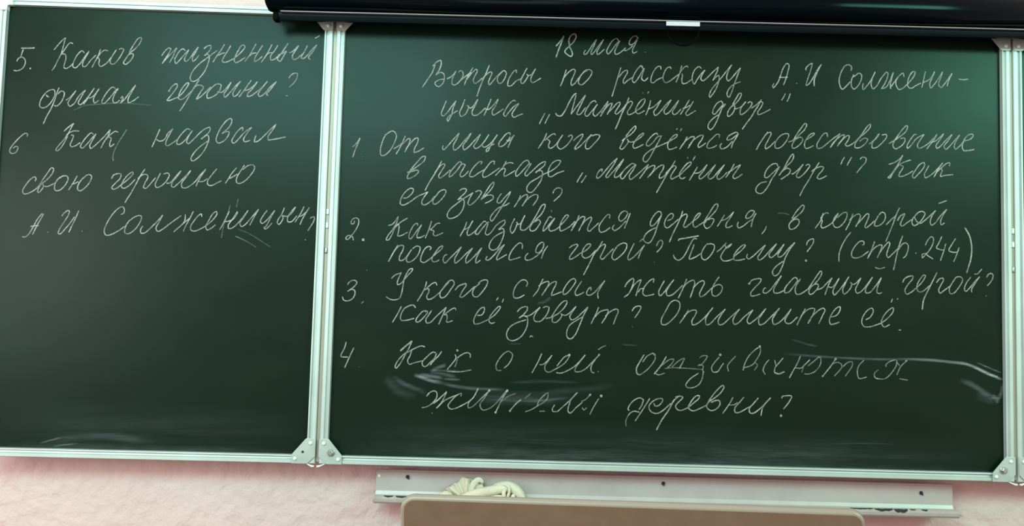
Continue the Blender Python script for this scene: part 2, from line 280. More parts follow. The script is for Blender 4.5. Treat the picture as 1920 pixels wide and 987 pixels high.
# ------------------------------------------------------------------ chalk writing: strokes in tenths of a millimetre on the panel faces
#   each row: width, density, soft flag, then x z x z ...
CHALK = '''
@A1 0 5.
1.3 1 0 -6831 8873 -6686 8879 -6546 8888
1 1 0 -6787 8849 -6821 8718 -6836 8658
1 1 0 -6908 8576 -6883 8636 -6808 8673 -6742 8631 -6723 8552 -6755 8452 -6819 8390 -6894 8363 -6962 8371
1.2 1 0 -6613 8429 -6599 8423
@A1 1 Каков
1 1 0 -6119 8863 -6044 8966 -5954 9079 -5884 9141
1 1 0 -5884 9141 -5918 8970 -5955 8789 -6023 8627 -6090 8465 -6134 8400
1 1 0 -5714 9017 -5777 9031 -5831 8973 -5884 8881 -5954 8769
1 1 0 -5954 8769 -5877 8772 -5849 8693 -5868 8572 -5878 8472 -5828 8454 -5744 8507 -5681 8579
1 1 0 -5453 8817 -5504 8861 -5569 8813 -5640 8700 -5681 8579 -5686 8499 -5626 8477 -5553 8544 -5465 8687 -5359 8860
1 1 0 -5358 8840 -5427 8708 -5478 8586 -5464 8507 -5406 8519 -5308 8652 -5199 8776
1 1 0 -5110 8909 -5149 8758 -5218 8615 -5269 8494
1 1 0 -4943 8881 -5012 8893 -5086 8840 -5184 8696
1 1 0 -5157 8727 -5119 8679 -5125 8579 -5087 8524 -5021 8553 -4929 8636 -4867 8738
1 1 0 -4760 8912 -4831 8789 -4882 8667 -4868 8598 -4800 8590 -4709 8693 -4630 8836 -4606 8927 -4665 8945 -4702 8918
1 1 0 -4476 8862 -4397 9025 -4290 9189 -4228 9201 -4246 9100 -4336 8967 -4465 8842 -4554 8699 -4588 8618 -4548 8589 -4473 8642 -4401 8744 -4386 8825 -4445 8833 -4501 8791
@A1 2 жизненный
1 1 0 -3763 8817 -3691 8930 -3617 8993 -3567 8974
1 1 0 -3568 8984 -3610 8873 -3682 8750 -3744 8638
1 1 0 -3744 8638 -3644 8771 -3534 8895 -3451 8998
1 1 0 -3442 8999 -3485 8897 -3527 8775 -3589 8663
1 1 0 -3254 8945 -3304 8984 -3370 8941 -3433 8839 -3476 8737
1 1 0 -3478 8777 -3463 8677 -3442 8648 -3378 8711 -3296 8824 -3177 8968
1 1 0 -3177 8968 -3229 8846 -3262 8735 -3221 8706 -3138 8789 -3048 8933 -2975 9036
1 1 0 -2975 9036 -3027 8913 -3089 8791 -3075 8711 -3019 8753 -2946 8856
1 1 0 -2846 9000 -2781 9063 -2700 9076 -2709 8985 -2755 8923 -2829 8850
1 1 0 -2829 8850 -2753 8883 -2720 8824 -2734 8703 -2793 8521 -2901 8357 -3013 8264 -3091 8271 -3115 8350 -3064 8492 -2936 8656 -2786 8782 -2674 8876 -2562 8970
1 1 0 -2403 9116 -2465 8994 -2556 8850 -2636 8707
1 1 0 -2527 8861 -2442 8914 -2384 8926
1 1 0 -2265 9091 -2327 8968 -2399 8835 -2433 8734 -2383 8712 -2296 8739 -2182 8803
1 1 0 -2144 8834 -2014 8970 -1951 9072 -1972 9116 -2030 9100 -2093 8987 -2155 8844 -2170 8753 -2129 8715 -2043 8758 -1930 8842
1 1 0 -1709 9151 -1763 9039 -1834 8896 -1935 8752
1 1 0 -1843 8875 -1758 8939 -1690 8951
1 1 0 -1561 9127 -1643 8983 -1714 8840 -1720 8759 -1672 8771 -1559 8875
1 1 0 -1357 9154 -1410 9031 -1481 8888 -1573 8744
1 1 0 -1473 8909 -1406 8961 -1328 8964
1 1 0 -1228 9139 -1291 9016 -1374 8892 -1360 8802 -1283 8825 -1208 8898
1.2 1 0 -1005 9187 -1078 9063 -1169 8919 -1224 8837 -1163 8779 -1090 8902 -1036 9005 -1112 8962 -1208 8918
1 1 0 -966 8977 -899 9009 -767 9145
1 1 0 -767 9145 -840 9022 -894 8909 -871 8829 -794 8852 -680 8957
1 1 0 -571 9162 -634 9019 -696 8876 -656 8857 -562 8941 -488 9044 -366 9180
1 1 0 -366 9180 -448 9026 -540 8881 -499 8843
1 1 0 -412 9329 -363 9355 -312 9393
@A2 0 финал
1 1 0 -6228 7904 -6154 7956 -6068 7969 -6034 7890 -6065 7770 -6153 7629 -6264 7556 -6343 7583 -6349 7681 -6299 7802 -6237 7893
1.3 1 0 -6224 7844 -6194 7816 -6168 7803
1 1 0 -5956 8022 -5996 7892 -6043 7712 -6108 7531 -6176 7390 -6245 7206
1 1 0 -5975 7873 -5903 7945 -5839 7917 -5838 7838 -5905 7677 -5997 7604 -6037 7623
1 1 0 -5794 7740 -5702 7813 -5630 7904 -5585 7965
1 1 0 -5585 7965 -5699 7773 -5742 7682 -5699 7614 -5615 7667 -5511 7849 -5384 7982
1 1 0 -5384 7982 -5470 7811 -5520 7690 -5479 7652 -5397 7724 -5281 7887 -5193 8029
1 1 0 -5193 8029 -5281 7877 -5403 7664
1 1 0 -5324 7796 -5220 7839 -5086 8022
1 1 0 -5086 8022 -5130 7941 -5197 7780 -5164 7702 -5081 7764
1 1 0 -4729 8035 -4789 8072 -4881 7990 -4978 7827 -5011 7727 -4970 7699 -4869 7791 -4726 7995 -4671 8047
1 1 0 -4671 8037 -4741 7915 -4772 7775 -4740 7720 -4673 7739 -4627 7780
1 1 0 -4600 7820 -4574 7871 -4552 7832 -4604 7721 -4522 7803 -4415 7966 -4298 8129
1 1 0 -4298 8129 -4376 7967 -4444 7806 -4431 7737 -4346 7770 -4216 7873
@A2 1 героини
1.3 1 0 -3568 8025 -3553 8031
1 1 0 -3564 8025 -3511 8117 -3446 8179 -3398 8190 -3386 8141 -3439 8039 -3520 7917 -3592 7815 -3534 7817 -3439 7860 -3353 7893
1 1 0 -3353 7893 -3253 8006 -3163 8149 -3137 8219 -3176 8218 -3259 8125 -3329 7983 -3342 7864 -3283 7846 -3171 7929 -3079 8032
1 1 0 -2917 8297 -2989 8175 -3078 8012 -3165 7830 -3254 7668 -3304 7586
1 1 0 -3033 8093 -2950 8176 -2852 8169 -2812 8131 -2865 8039 -2918 7938 -2954 7867 -2878 7909 -2785 8002 -2657 8146
1 1 0 -2562 8199 -2655 8106 -2726 7984 -2712 7895 -2625 7918 -2494 8012 -2441 8114 -2435 8204 -2504 8221 -2581 8189
1 1 0 -2515 8051 -2417 8035 -2324 8118 -2214 8271
1 1 0 -2214 8271 -2285 8119 -2357 7997 -2334 7928 -2241 8021 -2131 8164 -2011 8298
1 1 0 -2011 8298 -2092 8166 -2163 8023 -2140 7954 -2083 7976 -1992 8109
1 1 0 -1778 8326 -1859 8194 -1950 8051 -2023 7949
1 1 0 -1932 8081 -1836 8115 -1741 8178 -1640 8301
1 1 0 -1640 8301 -1739 8138 -1832 8035 -1839 7965 -1771 7977 -1658 8061 -1545 8165 -1416 8319
1 1 0 -1416 8319 -1526 8165 -1607 8023 -1576 7974 -1480 8027 -1351 8191 -1220 8316
1 1 0 -1220 8316 -1348 8131 -1422 8029 -1391 8000
@A2 2 ?
1 0.8 0 -950 8405 -914 8467 -838 8520 -769 8512 -783 8391 -847 8289 -941 8201
1 1 0 -1001 8008 -962 8011
@A3 0 6
1 1 0 -6578 6913 -6572 6963 -6621 6981 -6703 6919 -6811 6798 -6898 6677 -6934 6577 -6888 6524 -6813 6542 -6761 6622 -6764 6677 -6812 6680 -6867 6639
@A3 1 Как
1 1 0 -5789 7048 -5717 7129 -5644 7191 -5589 7236
1 1 0 -5589 7236 -5640 7132 -5691 7012 -5778 6871 -5885 6730 -5940 6629 -5906 6615 -5843 6672 -5773 6792 -5706 6942
1 1 0 -5736 6971 -5654 7033 -5579 7065 -5463 7069
1 1 0 -5631 6974 -5582 6966 -5596 6877 -5637 6757 -5605 6715 -5520 6742 -5419 6814
1 1 0 -5151 7010 -5192 7038 -5274 6966 -5371 6825 -5413 6725 -5373 6691 -5273 6789 -5166 6931 -5094 7022
1 1 0 -5094 7012 -5162 6871 -5213 6752 -5190 6693 -5116 6745 -4989 6877 -4881 6999 -4791 7121
1 1 0 -4791 7121 -4823 7001 -4910 6840 -4969 6704
1 1 0 -4615 7067 -4674 7089 -4766 7023 -4875 6901
1 1 0 -4811 6952 -4761 6934 -4783 6805 -4770 6746 -4686 6808
@A3 2 назвал
1 1 0 -3712 7166 -3763 7036 -3813 6896 -3864 6766
1 1 0 -3776 6937 -3697 6900 -3603 6943 -3533 7083 -3441 7175
1 1 0 -3432 7186 -3493 7065 -3562 6904 -3567 6825 -3537 6802 -3425 6869 -3323 6952
1 1 0 -3054 7178 -3113 7196 -3224 7093 -3313 6952 -3327 6853 -3268 6845 -3157 6937 -3031 7120 -3004 7160
1 1 0 -3013 7150 -3084 7019 -3116 6899 -3076 6865 -3002 6933 -2883 7065
1 1 0 -2883 7065 -2781 7168 -2688 7230 -2630 7242 -2623 7173 -2699 7071 -2792 6989
1.2 1 0 -2796 6989 -2784 6989
1 1 0 -2737 7050 -2660 7063 -2637 6994 -2668 6855 -2756 6674 -2884 6532 -2969 6485 -3003 6518 -2967 6628 -2839 6790 -2663 6934
1 1 0 -2352 7122 -2222 7246 -2155 7387 -2174 7456 -2250 7423 -2378 7260 -2457 7079 -2476 6960 -2428 6902 -2305 6956 -2223 7067 -2202 7157 -2276 7155 -2352 7112
1 1 0 -1908 7187 -1912 7266 -2006 7193 -2096 7052 -2134 6951 -2089 6909 -1996 6995 -1868 7158 -1718 7272
1 1 0 -1718 7272 -1809 7140 -1880 6999 -1858 6950 -1790 6963 -1733 6984
1 1 0 -1612 7097 -1637 7007 -1634 6952 -1567 6970 -1455 7073 -1326 7216 -1186 7360
1 1 0 -1186 7360 -1249 7238 -1348 7076 -1335 7001
1.1 1 0 -1335 7001 -1181 7032 -965 7085
@A4 0 свою
1 1 0 -6342 5930 -6327 5989 -6358 6027 -6414 5996 -6520 5866 -6596 5707 -6563 5646 -6468 5662 -6322 5755 -6250 5835
1 1 0 -6250 5835 -6165 5994 -6078 6134 -6007 6235 -5964 6216 -5981 6118 -6087 5977 -6213 5856 -6273 5737 -6259 5679 -6205 5729 -6155 5838 -6196 5886
1 1 0 -6154 5829 -6077 5821 -5965 5874 -5910 5905
1 1 0 -5804 6045 -5875 5964 -5916 5846 -5900 5749 -5823 5741 -5714 5833 -5637 5992 -5661 6059 -5747 6066 -5830 6005
1 1 0 -5445 6076 -5509 5937 -5613 5758
1 1 0 -5545 5897 -5488 5908 -5414 5950
1 1 0 -5232 6102 -5323 6021 -5410 5881 -5413 5774 -5354 5750 -5253 5828 -5156 5968 -5134 6076 -5184 6114 -5260 6092
@A4 1 героиню
1.2 1 0 -4699 6041 -4656 6121 -4581 6153
1 1 0 -4581 6153 -4503 6145 -4517 6047 -4607 5946 -4682 5845 -4657 5807 -4581 5829 -4471 5921
1 1 0 -4471 5921 -4343 6033 -4236 6173 -4256 6196 -4349 6130 -4446 5990 -4478 5871 -4428 5834 -4316 5896 -4189 6037
1 1 0 -3990 6270 -4078 6119 -4182 5900 -4268 5721 -4338 5602 -4381 5513
1 1 0 -4133 6059 -4041 6140 -3945 6153 -3914 6105 -3973 5966 -3997 5867 -3948 5849 -3839 5970 -3749 6091
1 1 0 -3649 6192 -3709 6053 -3750 5934 -3718 5876 -3623 5908 -3514 6020 -3454 6159 -3495 6201 -3580 6175
1 1 0 -3502 5977 -3435 5983 -3362 6064 -3272 6184 -3208 6255
1 1 0 -3208 6255 -3288 6125 -3378 6004 -3393 5915 -3353 5891 -3260 5969 -3133 6110 -2996 6272
1 1 0 -2996 6272 -3094 6111 -3175 5991 -3160 5893 -3082 5886 -2989 5938 -2878 6040 -2788 6170 -2670 6312
1 1 0 -2670 6312 -2750 6181 -2820 6041 -2862 5926
1 1 0 -2800 6032 -2704 6045 -2630 6106
1 1 0 -2429 6329 -2519 6208 -2617 6048 -2604 5970 -2526 5956 -2413 6015 -2319 6067
1 1 0 -2004 6363 -2095 6242 -2166 6121 -2229 6011
1 1 0 -2147 6122 -2072 6163 -1978 6226
1 1 0 -1833 6427 -1904 6307 -1984 6147 -1989 6048 -1929 6020 -1815 6073 -1687 6215 -1607 6375 -1639 6434 -1736 6430 -1867 6328
@A5 0 А.И.
1 1 0 -6540 4707 -6483 4703 -6410 4760 -6325 4917 -6241 5095 -6145 5230
1 1 0 -6115 5215 -6183 5077 -6250 4939 -6324 4762
1 1 0 -6374 4935 -6289 4954 -6204 4960
1 0.6 0 -6003 4830 -5991 4827
1 0.7 0 -5271 4862 -5260 4864
1.2 1 0 -5721 5179 -5678 5248 -5605 5309
1 1 0 -5605 5309 -5566 5300 -5580 5212 -5665 5054 -5751 4896 -5774 4808 -5735 4790 -5637 4899 -5531 5039 -5444 5178
1 1 0 -5365 5307 -5439 5100 -5506 4942 -5547 4834
@A5 1 Солженицын,
1 1 0 -4452 5256 -4396 5287 -4382 5366 -4424 5427 -4499 5401 -4643 5241 -4755 5023 -4790 4867 -4741 4794 -4637 4813 -4489 4895 -4360 4996
1 1 0 -4198 5176 -4271 5116 -4340 4977 -4343 4860 -4275 4839 -4145 4925 -4039 5084 -4005 5221 -4049 5249 -4143 5217 -4217 5166
1 1 0 -3968 5018 -4011 4929 -3988 4861 -3912 4873 -3785 4994 -3640 5154 -3550 5274
1 1 0 -3550 5274 -3619 5116 -3678 4978 -3636 4911 -3533 4963 -3377 5094 -3156 5267
1 1 0 -3290 4912 -3208 4992 -3080 5113 -2970 5214
1 1 0 -2891 5373 -2969 5194 -3038 5056 -3086 4927
1 1 0 -3061 5299 -3064 5172 -3116 5073
1 1 0 -2703 5261 -2715 5319 -2762 5298 -2871 5158 -2932 5039 -2918 4962 -2840 4941 -2727 4987 -2596 5069
1 1 0 -2596 5069 -2468 5190 -2378 5330 -2391 5384 -2456 5347 -2545 5188 -2605 5049 -2572 4976 -2488 5014 -2395 5095
1 1 0 -2111 5397 -2181 5238 -2233 5119 -2303 4984
1 1 0 -2197 5169 -2120 5181 -2007 5243 -1927 5383
1 1 0 -1938 5402 -2026 5243 -2116 5103 -2112 5025 -2054 5023 -1943 5108 -1834 5248 -1707 5428
1 1 0 -1707 5428 -1796 5269 -1867 5150 -1835 5072 -1769 5104 -1641 5254 -1477 5465
1 1 0 -1477 5465 -1565 5296 -1653 5107
1 1 0 -1292 5441 -1373 5321 -1426 5202 -1394 5154 -1310 5206 -1200 5346 -1127 5446
1 1 0 -1127 5446 -1198 5307 -1260 5168 -1304 5088 -1341 5058 -1311 5033 -1255 5070 -1173 5171
1 1 0 -917 5512 -969 5373 -1050 5233 -1057 5174 -1017 5146 -962 5216 -936 5295 -958 5334 -851 5327 -757 5399 -676 5539
1 1 0 -676 5539 -759 5438 -840 5298 -826 5210 -749 5213 -638 5344
1 1 0 -492 5554 -545 5425 -671 5205
1 1 0 -599 5325 -523 5357 -448 5428
1 1 0 -375 5538 -447 5408 -519 5269 -562 5154
1 1 0 -345 5294 -308 5324 -259 5326 -265 5237 -319 5138 -382 5028
1 0.8 0 -435 4821 -425 4818
@SA
1 0.35 0 -4435 7132 -4514 6992 -4601 6831 -4669 6671 -4699 6532 -4684 6434
1 0.3 0 -2099 5534 -2131 5396 -2213 5120 -2256 4806
1 0.3 0 -1950 4854 -1733 4763 -1495 4634
1 0.2 0 -1899 5012 -1663 4921 -1187 4643
1 0.3 0 -1932 5676 -1962 5499
1 0.18 0 -5607 7528 -5382 7635 -5095 7675 -4614 7721 -3934 7694
4 0.4 1 -5899 285 -5656 359 -5434 420
4 0.3 1 -5592 236 -5089 304
18 0.1 1 -5711 335 -5041 441 -4478 477 -3453 366
90 0.03 1 -6750 739 -3358 707 -279 668
24 0.1 1 -6713 176 -5026 193 -3330 188 -372 188
@L0 0 18
1.2 1 0 -2623 9313 -2555 9396 -2498 9479 -2450 9551
1.3 1 0 -2450 9551 -2496 9418 -2562 9234 -2617 9061
1.15 1 0 -2326 9352 -2339 9463 -2282 9576 -2203 9599 -2181 9529 -2229 9426 -2316 9332 -2403 9239 -2422 9188 -2351 9119 -2281 9091 -2252 9142 -2284 9242 -2336 9332
@L0 1 мая
1 1 0 -1957 9242 -1986 9211 -1994 9150 -1955 9147 -1887 9234 -1801 9378 -1724 9492
1 1 0 -1724 9492 -1780 9339 -1837 9195 -1826 9145 -1758 9218 -1662 9362 -1565 9497
1 1 0 -1565 9497 -1641 9343 -1708 9199 -1687 9149 -1619 9202 -1541 9275
1 1 0 -1227 9467 -1268 9526 -1346 9493 -1443 9349 -1490 9226 -1459 9170 -1381 9250 -1285 9394 -1207 9477
1 1 0 -1197 9478 -1264 9354 -1311 9211 -1281 9168 -1182 9215 -1124 9268
1 1 0 -1065 9320 -1104 9288 -1084 9259 -1005 9291 -907 9375
1.1 1 0 -801 9530 -832 9600 -911 9578 -988 9464 -977 9393 -888 9426 -791 9571
1 1 0 -810 9510 -868 9387 -915 9264 -894 9208 -806 9247
1 0.5 0 -627 9238 -617 9236
@L1 0 Вопросы
1.15 1 0 -5349 8777 -5273 8870 -5186 8912 -5164 8853 -5208 8690 -5274 8578
1 1 0 -5301 8808 -5364 8625 -5476 8441 -5570 8288
1 1 0 -5274 8578 -5177 8641 -5107 8613 -5084 8523 -5119 8392 -5206 8319 -5276 8357 -5288 8407 -5201 8470 -5083 8493
1.15 1 0 -5024 8499 -4956 8537 -4870 8620 -4832 8682
1 1 0 -4832 8682 -4888 8559 -4914 8458 -4902 8378 -4842 8370 -4727 8474 -4672 8596 -4684 8666 -4734 8695 -4772 8653
1 1 0 -4460 8773 -4534 8630 -4599 8488 -4635 8376
1.1 1 0 -4708 8494 -4592 8588 -4496 8662
1 1 0 -4580 8508 -4476 8652 -4380 8736 -4359 8696 -4414 8574 -4441 8472 -4399 8413 -4332 8456 -4245 8538
1.1 1 0 -4096 8835 -4160 8662 -4243 8458 -4306 8276 -4351 8124
1 1 0 -4245 8518 -4159 8621 -4062 8685 -4032 8666 -4068 8564 -4104 8442 -4083 8393 -4016 8465 -3921 8588 -3824 8682
1 1 0 -3844 8671 -3766 8724 -3715 8675 -3742 8554 -3818 8441 -3877 8439 -3908 8508 -3882 8610 -3795 8703
1 1 0 -3488 8682 -3490 8742 -3539 8721 -3624 8597 -3670 8475 -3668 8385 -3599 8387 -3483 8501 -3386 8544
1.1 1 0 -3254 8800 -3320 8667 -3376 8545 -3383 8464 -3343 8445 -3276 8527 -3230 8629 -3260 8659
1 1 0 -3230 8629 -3171 8641 -3066 8785
1 1 0 -3066 8785 -3131 8652 -3168 8531 -3127 8472 -3039 8514 -2941 8578
@L1 1 по
1 1 0 -2382 8786 -2419 8654 -2456 8532 -2502 8410
1 1 0 -2437 8593 -2341 8716 -2224 8800 -2184 8782 -2221 8640 -2267 8517 -2256 8437 -2187 8480 -2101 8603 -1966 8778
1 1 0 -1907 8790 -2005 8727 -2091 8583 -2098 8482 -2038 8454 -1922 8548 -1826 8682 -1807 8753 -1858 8801 -1957 8788
@L1 2 рассказу
1 1 0 -1166 8873 -1212 8710 -1268 8507 -1314 8345 -1351 8214
1 1 0 -1201 8650 -1134 8753 -1036 8816 -1015 8776 -1063 8674 -1110 8572 -1090 8513 -1021 8575 -894 8659
1 1 0 -680 8897 -711 8927 -798 8843 -885 8680 -903 8579 -862 8540 -775 8643 -698 8786 -640 8868
1 1 0 -710 8917 -659 8827 -687 8726 -695 8625 -635 8587 -557 8659
1 0.9 0 -273 8859 -284 8919 -343 8918 -441 8794 -488 8651 -486 8561 -437 8548 -358 8615 -231 8679
1 0.8 0 -45 8876 -66 8916 -135 8894 -212 8740 -220 8639 -169 8560 -100 8582 18 8667 115 8750
1 0.9 0 192 8954 154 8812 107 8669 68 8577
1 1 0 331 8918 311 8947 242 8915 116 8730
1 1 0 195 8773 209 8743 197 8632 217 8552 277 8554 434 8659
1 1 0 629 8907 579 8945 491 8882 433 8739 435 8619 475 8549 534 8642 631 8786 709 8869
1 1 0 709 8869 651 8766 622 8665 663 8626 732 8668 869 8813 1006 8948
1 1 0 1006 8948 987 8857 929 8734 891 8642
1 1 0 891 8642 949 8715 1018 8757 1029 8677 972 8474 875 8310 826 8258 815 8308 873 8451 990 8595 1166 8822
1 1 0 1147 8801 1304 9008
1 1 0 1304 9008 1226 8844 1198 8702 1228 8642 1307 8705 1405 8829 1503 8943
1 1 0 1503 8943 1445 8790 1368 8566 1310 8383 1252 8271 1212 8310 1221 8401 1328 8545 1506 8631
@L1 3 А.И
1 1 0 2251 8613 2227 8552 2241 8516 2310 8594 2359 8676 2408 8819 2457 8962 2536 9075 2586 9046 2567 8904 2518 8721 2469 8589
1 1 0 2369 8757 2458 8756 2558 8763
1 0.8 0 2753 8634 2769 8632
1.15 1 0 2974 8937 2964 8967 3033 9060 3113 9103
1 1 0 3113 9103 3074 8940 3015 8757 2976 8594 3035 8626 3134 8780 3233 8965 3312 9078
1.15 1 0 3292 9047 3223 8904 3154 8720 3155 8579
@L1 4 Солжени-
1.1 1 0 3979 8957 3989 9038 3939 9087 3849 9064 3750 8900 3711 8717 3741 8577 3781 8528 3870 8601 3959 8704
1 1 0 4039 8868 3989 8745 3989 8604 4039 8541 4128 8609 4208 8772 4208 8873 4148 8902 4079 8849 4029 8817
1 1 0 4248 8673 4238 8592 4248 8532 4327 8615 4427 8759 4517 8943
1 1 0 4517 8943 4457 8800 4427 8658 4467 8558 4546 8621 4646 8795 4766 8950
1 1 0 4766 8950 4805 8921 4785 8810 4725 8667 4655 8564
1 1 0 4655 8564 4765 8607 4845 8751 4925 8945
1 1 0 4925 8945 4885 8793 4855 8650 4864 8570
1 1 0 4864 8610 4924 8693 5024 8837
1 1 0 5164 8851 5144 8932 5084 8899 4984 8755 4994 8634 5053 8560 5143 8599 5283 8734
1 1 0 5283 8734 5383 8868 5413 8970 5363 8972 5283 8865 5243 8702 5262 8622 5322 8594 5422 8657 5542 8721
1 1 0 5642 8987 5612 8835 5561 8621
1 1 0 5591 8733 5681 8776 5761 8839 5852 8993
1 1 0 5852 8993 5801 8860 5741 8717 5760 8617 5840 8700 5941 8844 6031 8989
1 1 0 6031 8989 5981 8846 5940 8703 5989 8634 6079 8728 6180 8872 6240 8965
1 1 0 6240 8954 6170 8811 6129 8668
1.2 1 0 6389 8838 6489 8825 6598 8840
@L2 0 цына
1 1 0 -5028 8004 -5082 7852 -5126 7711 -5095 7662 -5018 7714 -4905 7877 -4811 8010
1 1 0 -4811 8010 -4865 7859 -4899 7698 -4945 7597 -4973 7546 -4995 7595 -4957 7656 -4861 7729 -4765 7792
1 1 0 -4615 8046 -4669 7884 -4724 7743 -4692 7664 -4604 7706 -4539 7828 -4532 7908 -4571 7907
1 1 0 -4541 7878 -4471 7860 -4329 8055
1 1 0 -4329 8055 -4384 7913 -4449 7771 -4427 7702 -4368 7694 -4290 7736 -4156 7870
1 1 0 -4034 8073 -4098 7901 -4181 7699
1 1 0 -4155 7840 -4076 7842 -3981 7935 -3876 8078
1 1 0 -3876 8078 -3931 7926 -4006 7784 -3974 7715 -3877 7768 -3752 7862
1 1 0 -3490 8040 -3530 8058 -3627 7975 -3721 7813 -3748 7732 -3708 7693 -3641 7775 -3527 7918 -3420 7992
1 1 0 -3420 7982 -3505 7859 -3561 7737 -3520 7679 -3423 7722 -3325 7760
@L2 1 Матрёнин
1 1 0 -2833 7789 -2889 7677 -2949 7546
1 1 0 -2724 7772 -2771 7681 -2827 7559
1.1 1 0 -2596 7796 -2556 7747 -2476 7740 -2381 7872 -2287 8075 -2192 8229 -2143 8260
1 1 0 -2152 8220 -2188 8058 -2251 7796
1 1 0 -2251 7786 -2146 7939 -2031 8103 -1944 8226
1 1 0 -1944 8216 -2010 8064 -2085 7901 -2122 7790 -2063 7782 -1928 7946
1 1 0 -1704 8063 -1724 8102 -1793 8080 -1889 7947 -1945 7795 -1904 7747 -1789 7870 -1673 8024
1 1 0 -1673 8024 -1740 7911 -1757 7791 -1717 7756 -1630 7835 -1534 7958 -1438 8101
1 1 0 -1438 8101 -1484 7959 -1599 7756
1 1 0 -1581 7836 -1474 7959 -1397 8042 -1348 8053 -1366 7983 -1451 7800
1 1 0 -1432 7841 -1336 7943 -1239 8057 -1180 8088 -1170 8049 -1237 7926 -1275 7845 -1244 7816 -1176 7868 -1079 7971
1.1 1 0 -975 8195 -1022 8053 -1117 7850 -1192 7648 -1263 7476
1 1 0 -1099 7951 -1022 8053 -924 8116 -894 8087 -941 7975 -999 7873 -988 7814 -919 7826 -801 7899
1 1 0 -802 7909 -704 7982 -617 8125 -618 8175 -687 8153 -784 8020 -821 7899 -771 7840 -702 7862 -624 7915
1 0.35 0 -660 8325 -670 8294
1 0.6 0 -532 8348 -561 8307
1 1 0 -489 8149 -526 7988 -592 7815
1 1 0 -545 7947 -447 7990 -388 8032 -262 8156
1 1 0 -262 8156 -348 7993 -416 7891 -385 7812 -326 7843 -229 7956 -132 8079 -34 8173
1 1 0 -34 8173 -112 8040 -189 7917 -158 7848 -89 7880 27 8024 134 8168
1 1 0 134 8168 67 8025 -1 7903 30 7844 89 7866 186 7969
1 1 0 371 8185 284 8032 178 7848
1 1 0 225 7990 304 8012 383 8065
1 0.8 0 461 8157 383 8015 296 7872 327 7833 405 7875 513 7948
@L2 2 двор
1 1 0 1115 8127 1084 8176 996 8133 908 7990 899 7890 939 7881 1037 7994 1134 8117
1.1 1 0 1174 8118 1155 8078 1096 8036
1 1 0 1135 8107 1058 7914 981 7712 903 7570 844 7528 794 7586 823 7687 940 7811 1058 7884
1 1 0 1333 8103 1411 8246 1489 8369 1528 8360 1490 8248 1392 8125 1294 8042 1226 7919 1236 7840 1315 7882 1374 7984 1383 8074 1333 8113
1 1 0 1383 8014 1452 8026 1531 8069 1629 8182
1 1 0 1629 8182 1531 8049 1503 7948 1523 7888 1631 7951 1749 8095 1768 8156 1728 8185 1669 8149
1 1 0 1976 8243 1907 8100 1829 7977 1751 7835 1653 7702 1556 7559
1 1 0 1749 8035 1868 8119 1946 8191 2006 8173 1967 8062 1899 7959 1909 7900 1988 7922 2106 7986 2181 8028
1 1 0 2510 8389 2471 8308 2426 8236
1 1 0 2619 8392 2590 8301 2551 8215
@L3 0 1.
1 1 0 -7061 6907 -6986 6979 -6903 7111
1.1 1 0 -6903 7111 -6947 6980 -7000 6840 -7046 6680
1 0.5 0 -6838 6702 -6830 6696
@L3 1 От
1 1 0 -6338 7217 -6409 7036 -6442 6856 -6418 6738 -6340 6750 -6226 6862 -6135 7044 -6101 7184 -6143 7272 -6203 7290 -6280 7248 -6337 7197
1.1 1 0 -6149 6894 -6053 6957 -5958 7029
1 1 0 -5905 7190 -5959 7049 -6031 6888 -6096 6777
1 1 0 -6014 6948 -5919 7050 -5824 7132 -5794 7113 -5820 7013 -5902 6832
1 1 0 -5884 6892 -5781 7034 -5667 7147 -5618 7138 -5643 7018 -5689 6918 -5696 6828 -5618 6850 -5483 6934
@L3 2 лица
1 1 0 -5063 6996 -5075 6946 -5051 6907 -4955 6999 -4842 7141 -4719 7284
1 1 0 -4719 7284 -4773 7143 -4838 7002 -4815 6904 -4738 6946 -4605 7109 -4454 7292
1 1 0 -4454 7292 -4528 7151 -4622 7009 -4599 6920 -4503 6982 -4370 7135 -4247 7274
1 1 0 -4247 7274 -4321 7117 -4386 6996 -4345 6953 -4268 6989 -4154 7122 -4060 7274
1 1 0 -4060 7274 -4135 7142 -4200 7041 -4169 6992 -4091 7014 -3977 7127 -3873 7279
1 1 0 -3873 7269 -3948 7148 -4013 7027 -4069 6906 -4108 6895 -4099 6945 -4032 7006 -3936 7069
1 1 0 -3588 7278 -3599 7327 -3667 7305 -3762 7193 -3838 7071 -3816 7012 -3738 7035 -3643 7137 -3587 7238
1 1 0 -3663 7166 -3633 7137 -3499 7280
1 1 0 -3499 7280 -3565 7159 -3629 6998
@L3 3 кого
1 1 0 -2782 7341 -2819 7241 -2894 7099 -2960 6998
1 1 0 -2584 7307 -2615 7336 -2683 7304 -2818 7181
1 1 0 -2759 7203 -2709 7164 -2736 7064 -2705 7005 -2617 7048 -2503 7190 -2427 7312
1 1 0 -2427 7312 -2503 7190 -2539 7070 -2478 6996 -2362 7055 -2247 7198 -2209 7278 -2240 7317 -2308 7276
1 1 0 -2188 7189 -2091 7282 -1984 7345 -1983 7305 -2050 7184 -2145 7041 -2144 7002 -2047 7064 -1912 7208 -1787 7341
1 1 0 -1787 7341 -1864 7229 -1911 7128 -1908 7029 -1849 7020 -1733 7133 -1618 7276 -1609 7326 -1679 7344 -1777 7311
@L3 4 ведётся
1 1 0 -1028 7323 -912 7476 -815 7559 -814 7499 -910 7377 -1027 7293 -1115 7221
1 1 0 -1047 7283 -1123 7131 -1151 7051 -1111 7032 -1024 7114 -967 7215 -997 7264
1 1 0 -986 7215 -907 7197 -829 7219
1 1 0 -858 7199 -731 7282 -634 7385 -635 7405 -713 7362 -809 7240 -866 7119 -836 7064 -748 7092 -630 7156
